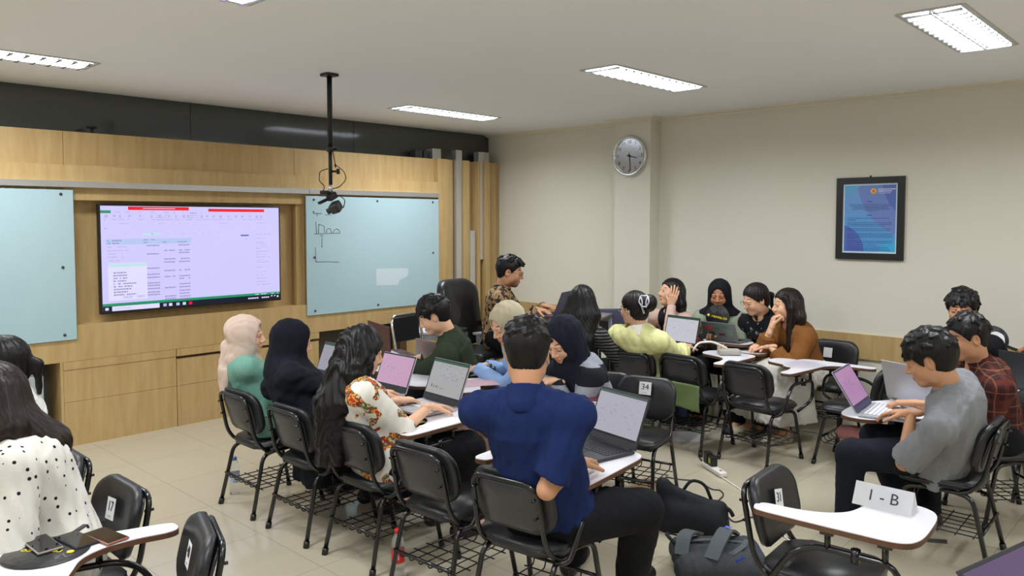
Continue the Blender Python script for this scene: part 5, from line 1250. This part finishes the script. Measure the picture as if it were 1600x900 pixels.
# ------------------------------------------------------------------ office chair
t = empty('office_chair', (-5.42, 5.20, 0), R_(-84), 'black leather office chair behind the batik shirt', 'chair')
LEA = mat('black_leather', srgb(24, 25, 30), .35, bump=.15, bscale=90, spec=.5)
def shell(fn, name, th=.06): return MB().grid(fn, 14, 18, thick=th).build(name, LEA, t)
bk = MB(); out = rrect(.54, .66, .14, 8); rings = []
for sc, dy in ((.0, .05), (.5, .05), (.85, .045), (.96, .02), (1, -.02), (.96, -.06), (.5, -.075), (0, -.075)):
    rings.append([bk.bm.verts.new((x*sc, -.20+dy+.07*(x*sc/.27)**2-.10*(z*sc/.66), .92+z*sc)) for x, z in out])
for A_, B_ in zip(rings, rings[1:]):
    for k in range(len(out)): f = bk.bm.faces.new((A_[k], A_[(k+1) % len(out)], B_[(k+1) % len(out)], B_[k])); f.smooth = True
bk.build('backrest', LEA, t)
MB().box((0, .08, .55), (.50, .48, .09), bev=.035, seg=4).build('seat', LEA, t)
for q in (-1, 1):
    g = MB(); g.tube([(q*.25, -.14, .56), (q*.31, -.12, .60), (q*.31, -.10, .80), (q*.31, .20, .80), (q*.30, .16, .58), (q*.24, .12, .54)], .018, rad=.05, seg=10); a_ = g.build('armrest', BLACKP, t)
    MB().box((q*.31, .04, .822), (.06, .30, .03), bev=.012, seg=3).build('arm_pad', LEA, a_)
g = MB(); g.tube([(0, .05, .06), (0, .05, .50)], .03, seg=14); g.build('gas_column', BLACKP, t)
for k in range(5):
    a = k*2*PI/5; MB().tube([(0, .05, .11), (.28*math.cos(a), .05+.28*math.sin(a), .07)], [.028, .018], seg=8).build('base_arm', BLACKP, t); MB().tube([(.28*math.cos(a)-.02, .05+.28*math.sin(a), .03), (.28*math.cos(a)+.02, .05+.28*math.sin(a), .03)], .03, seg=14).build('castor', BLACKP, t)
# chrome-framed folding chair by the front wall
c0 = at(668, 520, .80)
t = empty('folding_chair', (-5.55, 4.72, 0), R_(-80), 'folding chair with a bright chrome frame behind the green jacket', 'chair')
CHR = mat('chrome_tube', srgb(206, 204, 196), .2, metal=.9, var=.02)
g = MB(); g.tube([(-.20, .22, .012), (-.20, -.16, .50), (-.20, -.24, .86), (-.16, -.26, .93), (.16, -.26, .93), (.20, -.24, .86), (.20, -.16, .50), (.20, .22, .012)], .0125, rad=.06, seg=10); g.tube([(-.19, -.30, .012), (-.19, .12, .45)], .0125); g.tube([(.19, -.30, .012), (.19, .12, .45)], .0125); g.tube([(-.19, -.26, .06), (.19, -.26, .06)], .01); g.tube([(-.20, .18, .06), (.20, .18, .06)], .01); g.build('frame', CHR, t)
MB().box((0, 0, .46), (.40, .40, .04), bev=.015, seg=3).build('seat', VINYL, t); MB().box((0, -.245, .80), (.37, .035, .24), Matrix.Rotation(.08, 3, 'X'), bev=.015, seg=3).build('backrest', VINYL, t)

# ------------------------------------------------------------------ small things on the tablets
# folded name card
a = np.array(at(1331, 786, .699)); b_ = np.array(at(1423, 808, .699)); w = np.linalg.norm(b_-a); d = (b_-a)/w
t = empty('name_card', tuple(a+d*w/2), math.atan2(d[1], d[0]), 'folded white card lettered I - B on the chair numbered 31', 'card'); hc = .082; dp = .045
g = MB(); g.box2((-w/2, 0, 0), (w/2, .0008, .0001)); g = MB()
fr_ = [(-w/2, 0, 0), (w/2, 0, 0), (w/2, dp, hc), (-w/2, dp, hc)]; bkq = [(w/2, 2*dp, 0), (-w/2, 2*dp, 0), (-w/2, dp, hc), (w/2, dp, hc)]
g.quad(fr_); g.quad(bkq); bmesh.ops.solidify(g.bm, geom=list(g.bm.faces), thickness=.0006); g.build('paper', PAPER, t)
nn = Vector((0, -hc, dp)).normalized(); up_ = Vector((0, dp, hc)).normalized()
text_mesh('lettering', '1 - B', .062, INK, t, frame_m(tuple(Vector((0, dp*.5, hc*.5))+nn*.0012), (1, 0, 0), tuple(up_), tuple(nn)))
def phone(loc, rz, label, case, group='phones on the left tablet', z=.6985, tilt=0):
    t = empty('phone', (loc[0], loc[1], z), rz, label, 'phone', group)
    g = MB(); g.box((0, 0, .0045), (.080, .165, .008), bev=.0035, seg=3); g.build('case', case, t); MB().box((0, 0, .0088), (.073, .157, .0012), bev=.0005).build('glass', mat('phone_glass', srgb(16, 17, 22), .06, spec=.7, var=.02), t)
    t.rotation_euler[0] = tilt
def fan(loc, M_, label, r_=.105, text=True, patch=False):
    t = empty('hand_fan', (0, 0, 0), 0, label, 'fan', 'black round fans'); t.matrix_world = M_
    g = MB(); g.lathe([(0, -.0015), (r_, -.0015), (r_+.003, 0), (r_, .0015), (0, .0015)], seg=40); g.build('blade', mat('black_fan_film', srgb(26, 27, 30), .25, bump=.35, bscale=30, spec=.6), t)
    MB().box((0, -r_-.05, 0), (.022, .11, .005), bev=.002).build('handle', BLACKP, t)
    YE = mat('yellow_print', srgb(236, 216, 40), .5, var=.02)
    if text: text_mesh('lettering', 'revou.co', .040, YE, t, Matrix.Translation((.018, .0, .002)), extr=.0003); MB().lathe([(0, .0016), (.012, .0016), (.012, .0023), (0, .0023)], c=(-.083, 0, 0), seg=20).build('dot', YE, t)
    if patch: MB().box((-.03, .02, .002), (.03, .034, .001)).build('print_patch', YE, t); MB().prism(spline([(-.01, -.08), (.06, -.06), (.07, .0), (.03, .02)], 5), .0016, .0022).build('print_field', PAPER, t)
    return t
fan(None, Matrix.Translation((-2.93, .81, .7005)) @ Matrix.Rotation(R_(222), 4, 'Z'), 'black round fan lying on the left tablet under the phones', r_=.132)
phone((-2.99, .815), R_(-88), 'phone with a clear case lying on the black fan', mat('clear_case', srgb(150, 148, 140), .2, var=.03), z=.703)
phone((-2.955, .912), R_(-82), 'black phone with a blue edge, middle one of the three on the tablet', mat('navy_case', srgb(24, 28, 44), .3, var=.03))
phone((-2.915, .995), R_(-80), 'phone with a copper edge nearest the narrow end of the tablet', mat('copper_case', srgb(170, 110, 96), .3, metal=.4, var=.03))
p = at_y(1121, 495, 6.24); fan(None, frame_m(p, (1, .1, -.12), (.12, .1, .98), (.1, -1, .1)), 'black round fan held in front of the sage shirt', r_=.105)
p = at_y(1549, 532, 6.42); fan(None, frame_m(p, (.3, .1, .95), (-.95, .0, .3), (.1, -1, .05)), 'round fan with a yellow patch held at the right edge', text=False, patch=True)
# phone in the hands of the person with the navy headscarf
phone((-3.38, 3.72), R_(20), 'phone held by the person in the navy headscarf', BLACKP, z=.84, tilt=R_(20)); COL.objects[-1]
# papers
def sheet(p, rz, w, d, label, m_, cat='paper', z=.6988):
    t = MB().box((0, 0, 0), (w, d, .001)).build('paper_sheet', m_); t.location = (p[0], p[1], z); t.rotation_euler = (0, 0, rz); tag(t, label, cat); return t
sheet(at(745, 598, .70), R_(150), .21, .28, 'pink printed paper on the tablet before the light blue shirt', mat('pink_paper', srgb(214, 176, 190), .8, var=.08, vscale=60))
sheet((-3.22, 2.86, 0), R_(4), .12, .26, 'white paper on the tablet beside the printed shirt elbow', PAPER)
t = empty('notebook', (-3.74, 6.30, .72), R_(190), 'orange folder between the yellow shirt and the black headscarf', 'folder')
MB().box((0, 0, 0), (.30, .22, .02), Matrix.Rotation(R_(25), 3, 'X'), bev=.003).build('cover', mat('orange_card', srgb(230, 92, 34), .6, var=.05), t); MB().box((0, .0, -.012), (.28, .2, .008), Matrix.Rotation(R_(25), 3, 'X')).build('pages', PAPER, t)
# white handbag strap and case on the tablet of the green-cloth chair
t = empty('case', (-3.14, 5.98, .699), R_(40), 'grey case with a looped white strap on the chair tablet', 'bag')
MB().box((0, 0, .025), (.18, .11, .045), bev=.014, seg=3).build('body', mat('pale_grey_fabric', srgb(170, 166, 156), .8, bump=.2, var=.04), t)
MB().tube([(-.30, -.02, .03), (-.26, -.01, .10), (-.14, .0, .11), (-.05, .0, .07), (.0, .0, .04)], .009, rad=.04, seg=8).build('strap', WHITEP, t)
# sage cloth hanging under the backrest
g = MB(); g.grid(lambda u, v: ((u-.5)*.44*(1+.0*v), -.235+.012*math.sin(9*u+3*v)+.02*v, .53-.20*v-.03*abs(u-.5)), 24, 12, thick=.012)
o = g.build('hanging_cloth', C_('sage_cloth', srgb(110, 128, 84))); o.location = (-3.26, 5.56, .03); tag(o, 'sage green cloth hanging below the chair backrest in front of the stickered laptop', 'cloth')
# ------------------------------------------------------------------ bottles
def glass_mat(name, col): 
    m = mat(name, col, .06, trans=.92, spec=.5); m.node_tree.nodes['Principled BSDF'].inputs['IOR'].default_value = 1.2; return m
def bottle(p, label, capc, lab, txt, h_=.245, r_=.033):
    t = empty('water_bottle', (p[0], p[1], 0), R_(40), label, 'bottle'); k = h_/.245
    pr = [(.0, .002), (r_*.8, 0), (r_, .008), (r_*.93, .03*k), (r_, .045*k), (r_*.94, .06*k), (r_, .075*k), (r_, .15*k), (r_*.96, .165*k), (r_, .18*k), (r_*.86, .20*k), (r_*.5, .222*k), (.0135, .228*k), (.0135, .235*k)]
    MB().lathe(pr, seg=28).build('bottle', glass_mat('clear_plastic', (.93, .96, .97, 1)), t)
    MB().lathe([(0, .228*k), (.0165, .228*k), (.0165, .246*k), (.014, .249*k), (0, .249*k)], seg=24).build('cap', mat('cap_%d' % int(capc[0]*999), capc, .4, var=.03), t)
    g = MB(); n = 28
    ring = lambda z, q: [g.bm.verts.new((q*math.cos(2*PI*i/n), q*math.sin(2*PI*i/n), z)) for i in range(n)]
    A_, B_ = ring(.082*k, r_+.0008), ring(.146*k, r_+.0008)
    for i in range(n): f = g.bm.faces.new((A_[i], A_[(i+1) % n], B_[(i+1) % n], B_[i])); f.smooth = True
    l_ = g.build('label', mat('label_%d' % int(lab[0]*999), lab, .45, var=.12, vscale=40), t)
    if txt: text_mesh('label_mark', txt, .034, PAPER, l_, frame_m((0, -(r_+.0012), .113*k), (1, 0, 0), (0, 0, 1), (0, -1, 0)), extr=.0002)
    return t
bottle(at(367, 771, 0), 'clear water bottle with a blue cap under the leftmost chair of the row', srgb(96, 130, 210), srgb(180, 190, 214), '')
bottle(at(622, 902, 0), 'clear bottle with a red cap and red label in the foreground', srgb(214, 36, 40), srgb(206, 40, 40), 'Vi', h_=.25)
# ------------------------------------------------------------------ floor things
BAGM = C_('black_nylon', srgb(26, 28, 34), rough=.6, bump=.3, bscale=120)
# slouching black tote
F_ = Field((-.3, -.2, -.01), (.3, .25, .42), .007)
F_.rc((-.12, 0, .05), (.14, 0, .05), .07, .075, .03); F_.rc((-.13, 0, .05), (-.16, .01, .27), .065, .030, .04); F_.rc((.14, 0, .05), (.17, .01, .14), .07, .035, .04); F_.rc((-.15, .01, .24), (.16, .02, .14), .034, .030, .05); F_.rc((-.10, 0, .12), (.12, 0, .10), .07, .06, .05)
F_.half((0, 0, .002), (0, 0, -1)); F_.warp(folds(.003, 77, .8))
t = empty('tote_bag', (-2.33, 4.00, 0), R_(30), 'slouching black tote bag on the floor left of the backpack', 'bag'); link('body', make_mesh('b', [F_.mesh()]), BAGM, t)
MB().tube([(-.06, .04, .20), (-.0, .06, .29), (.08, .06, .27), (.12, .05, .17)], .010, rad=.08).build('handle', BAGM, t); MB().tube([(.14, .02, .16), (.22, .0, .15), (.24, .0, .11)], .012, rad=.03).build('strap', BAGM, t)
# grey backpack lying down
GB = C_('charcoal_nylon', srgb(62, 66, 70), rough=.7, bump=.35, bscale=140); GBL = C_('grey_webbing', srgb(88, 94, 98), rough=.7, bump=.3)
t = empty('backpack', (-1.98, 3.66, 0), R_(42), 'charcoal backpack lying on the floor with its straps up', 'backpack')
F_ = Field((-.34, -.26, -.01), (.34, .28, .24), .007)
for y in (-.10, .0, .10): F_.rc((-.17, y, .06), (.17, y, .065), .058, .062, .04)
F_.rc((-.19, -.14, .05), (.16, -.14, .05), .048, .05, .03); F_.rc((.19, -.08, .06), (.20, .10, .06), .05, .05, .03); F_.half((0, 0, .002), (0, 0, -1)); F_.warp(folds(.005, 78, 1.1))
link('body', make_mesh('b', [F_.mesh()]), GB, t)
def strap(name, pts, wd, th, m_):
    g = MB(); P_ = [Vector(p) for p in spline3(pts, 6)]; rings = []
    for i, p in enumerate(P_):
        tt = (P_[min(i+1, len(P_)-1)]-P_[max(i-1, 0)]).normalized(); sd = tt.cross(Vector((0, 0, 1))); sd = sd.normalized() if sd.length > .1 else Vector((1, 0, 0)); up = sd.cross(tt).normalized()
        rings.append([g.bm.verts.new(p+sd*a*wd/2+up*b*th/2) for a, b in ((-1, -1), (1, -1), (1, 1), (-1, 1))])
    for A_, B_ in zip(rings, rings[1:]):
        for k in range(4): g.bm.faces.new((A_[k], A_[(k+1) % 4], B_[(k+1) % 4], B_[k]))
    g.bm.faces.new(rings[0][::-1]); g.bm.faces.new(rings[-1]); return g.build(name, m_, t)
def spline3(pts, n):
    P = [np.array(p, float) for p in pts]; o = []
    for i in range(len(P)-1):
        p0, p1, p2, p3 = P[max(i-1, 0)], P[i], P[i+1], P[min(i+2, len(P)-1)]
        for k in range(n): u = k/n; o.append(.5*((2*p1)+(-p0+p2)*u+(2*p0-5*p1+4*p2-p3)*u*u+(-p0+3*p1-3*p2+p3)*u**3))
    o.append(P[-1]); return o
strap('shoulder_strap', [(-.20, -.10, .11), (-.17, -.02, .17), (-.12, .08, .16), (-.06, .17, .12)], .07, .014, GBL); strap('shoulder_strap', [(-.06, -.15, .11), (.0, -.06, .165), (.07, .06, .18), (.13, .16, .12)], .075, .014, GBL)
strap('webbing', [(-.15, .04, .125), (0, .05, .13), (.2, .03, .12)], .025, .004, GBL); strap('webbing', [(.05, -.12, .125), (.14, -.02, .13), (.20, .12, .12)], .03, .004, GBL)
strap('blue_lining', [(.06, -.155, .105), (.15, -.10, .118), (.22, -.02, .11)], .022, .010, C_('blue_lining', srgb(34, 56, 190), var=.1))
strap('top_handle', [(-.2, .06, .10), (-.24, .1, .14), (-.18, .16, .11)], .02, .008, BAGM)
g = MB(); g.prism(spline([(0, .02), (.012, .004), (.026, .0), (.010, -.006), (.004, -.022), (-.006, -.008), (-.02, -.004), (-.006, .006)], 3), 0, .002, Matrix.Translation((.075, .07, .190))); g.build('emblem', mat('emblem_blue', srgb(84, 116, 230), .5, var=.03), t)
# cardboard box
t = MB().box((0, 0, .065), (.20, .22, .13), bev=.003).build('cardboard_box', mat('cardboard', srgb(176, 142, 104), .85, bump=.1, bscale=40, var=.05)); c = at(1012, 800, 0); t.location = (c[0]-.05, c[1]+.12, 0); t.rotation_euler = (0, 0, R_(10)); tag(t, 'brown cardboard box behind the black tote bag', 'box')
# folded grey card on the floor
c = at(1074, 690, 0); t = MB().prism([(-.12, 0), (.12, 0), (.12, .001), (-.12, .001)], 0, .085, Matrix.Rotation(R_(-28), 4, 'X')).build('name_card', mat('grey_card', srgb(190, 190, 192), .8, var=.02)); t.location = (c[0], c[1], .0); t.rotation_euler = (0, 0, R_(38)); tag(t, 'folded card standing on the floor behind the chair numbered 34', 'card')
# power strip, adapters, cables
a = np.array(at(1103, 729, 0)); b_ = np.array(at(1128, 745, 0)); d = b_-a; L = np.linalg.norm(d)
t = empty('power_strip', tuple((a+b_)/2), math.atan2(d[1], d[0]), 'white power strip on the floor with two black adapters', 'power strip')
MB().box((0, 0, .019), (L+.05, .062, .038), bev=.012, seg=3).build('housing', WHITEP, t); MB().box((L/2-.02, 0, .039), (.022, .014, .005), bev=.002).build('switch', mat('red_switch', srgb(206, 54, 50), .4, var=.02), t)
for i, (x, w_, h_, lab) in enumerate(((-L/2+.03, .055, .085, 'black adapter at the far end of the power strip'), (-L/2+.10, .06, .075, 'black adapter with a yellow-green sticker in the power strip'))):
    q = empty('adapter', tuple((a+b_)/2+d/L*x), math.atan2(d[1], d[0]), lab, 'adapter', 'adapters in the power strip'); q.location.z = .038
    MB().box((0, 0, h_/2), (w_, .05, h_), bev=.006).build('body', BLACKP, q)
    if i: MB().box((0, -.0256, h_*.5), (.024, .001, .034)).build('sticker', mat('lime_sticker', srgb(196, 206, 60), .6, var=.02), q)
def cable(label, px, r_, m_, z=.006, end=None):
    pts = [at(x, y, z) for x, y in px]; pts = [tuple(p) for p in spline3(pts, 8)]
    if end: pts += end
    o = MB().tube(pts, r_, seg=7).build('cable', m_); tag(o, label, 'cable'); return o
cable('white cable running from the power strip past the chair numbered 31', [(1127, 745), (1145, 757), (1160, 768), (1168, 785), (1180, 810), (1205, 822), (1228, 840), (1240, 850)], .0045, WHITEP)
cable('thin black cable curling across the floor between the two bags and the power strip', [(1040, 745), (1062, 749), (1090, 752), (1112, 764), (1125, 766), (1130, 774), (1120, 786), (1130, 798), (1142, 812), (1152, 815), (1175, 808), (1200, 815), (1225, 838), (1260, 848)], .004, BLACKP)
cable('black cable hanging from the green-cloth chair to the adapter', [(1094, 700), (1092, 712), (1100, 724)], .005, BLACKP)
# bags in the wire basket of the side-facing chair
F_ = Field((-.2, -.18, -.01), (.2, .18, .16), .007); F_.rc((-.10, 0, .05), (.10, .02, .05), .05, .045, .03); F_.rc((-.08, .06, .04), (.08, -.06, .06), .045, .05, .03); F_.warp(folds(.006, 5, 1.3))
t = link('pink_bag', make_mesh('b', [F_.mesh()]), C_('pink_pouch', srgb(190, 128, 128), var=.15)); t.location = (-2.08, 5.97, .175); t.name = 'pouch'; tag(t, 'pink pouch lying in the wire basket of the side-facing chair', 'bag')
# cream cloth bag on the near left chair
F_ = Field((-.22, -.2, -.01), (.22, .2, .2), .006); F_.rc((-.10, 0, .04), (.10, 0, .05), .06, .07, .04); F_.rc((-.04, .02, .08), (.06, -.03, .12), .045, .03, .03); F_.half((0, 0, 0), (0, 0, -1)); F_.warp(folds(.012, 9, 1.3))
t = link('cloth_bag', make_mesh('b', [F_.mesh()]), C_('cream_canvas', srgb(214, 200, 168))); t.location = (-2.56, .90, .447); tag(t, 'crumpled cream cloth bag on the seat at the bottom left', 'bag')
for o in list(COL.objects):
    if o.name.startswith('classroom_chair') or o.name.startswith('tablet_chair'):
        if 'label' not in o or not o['label']: bpy.data.objects.remove(o)
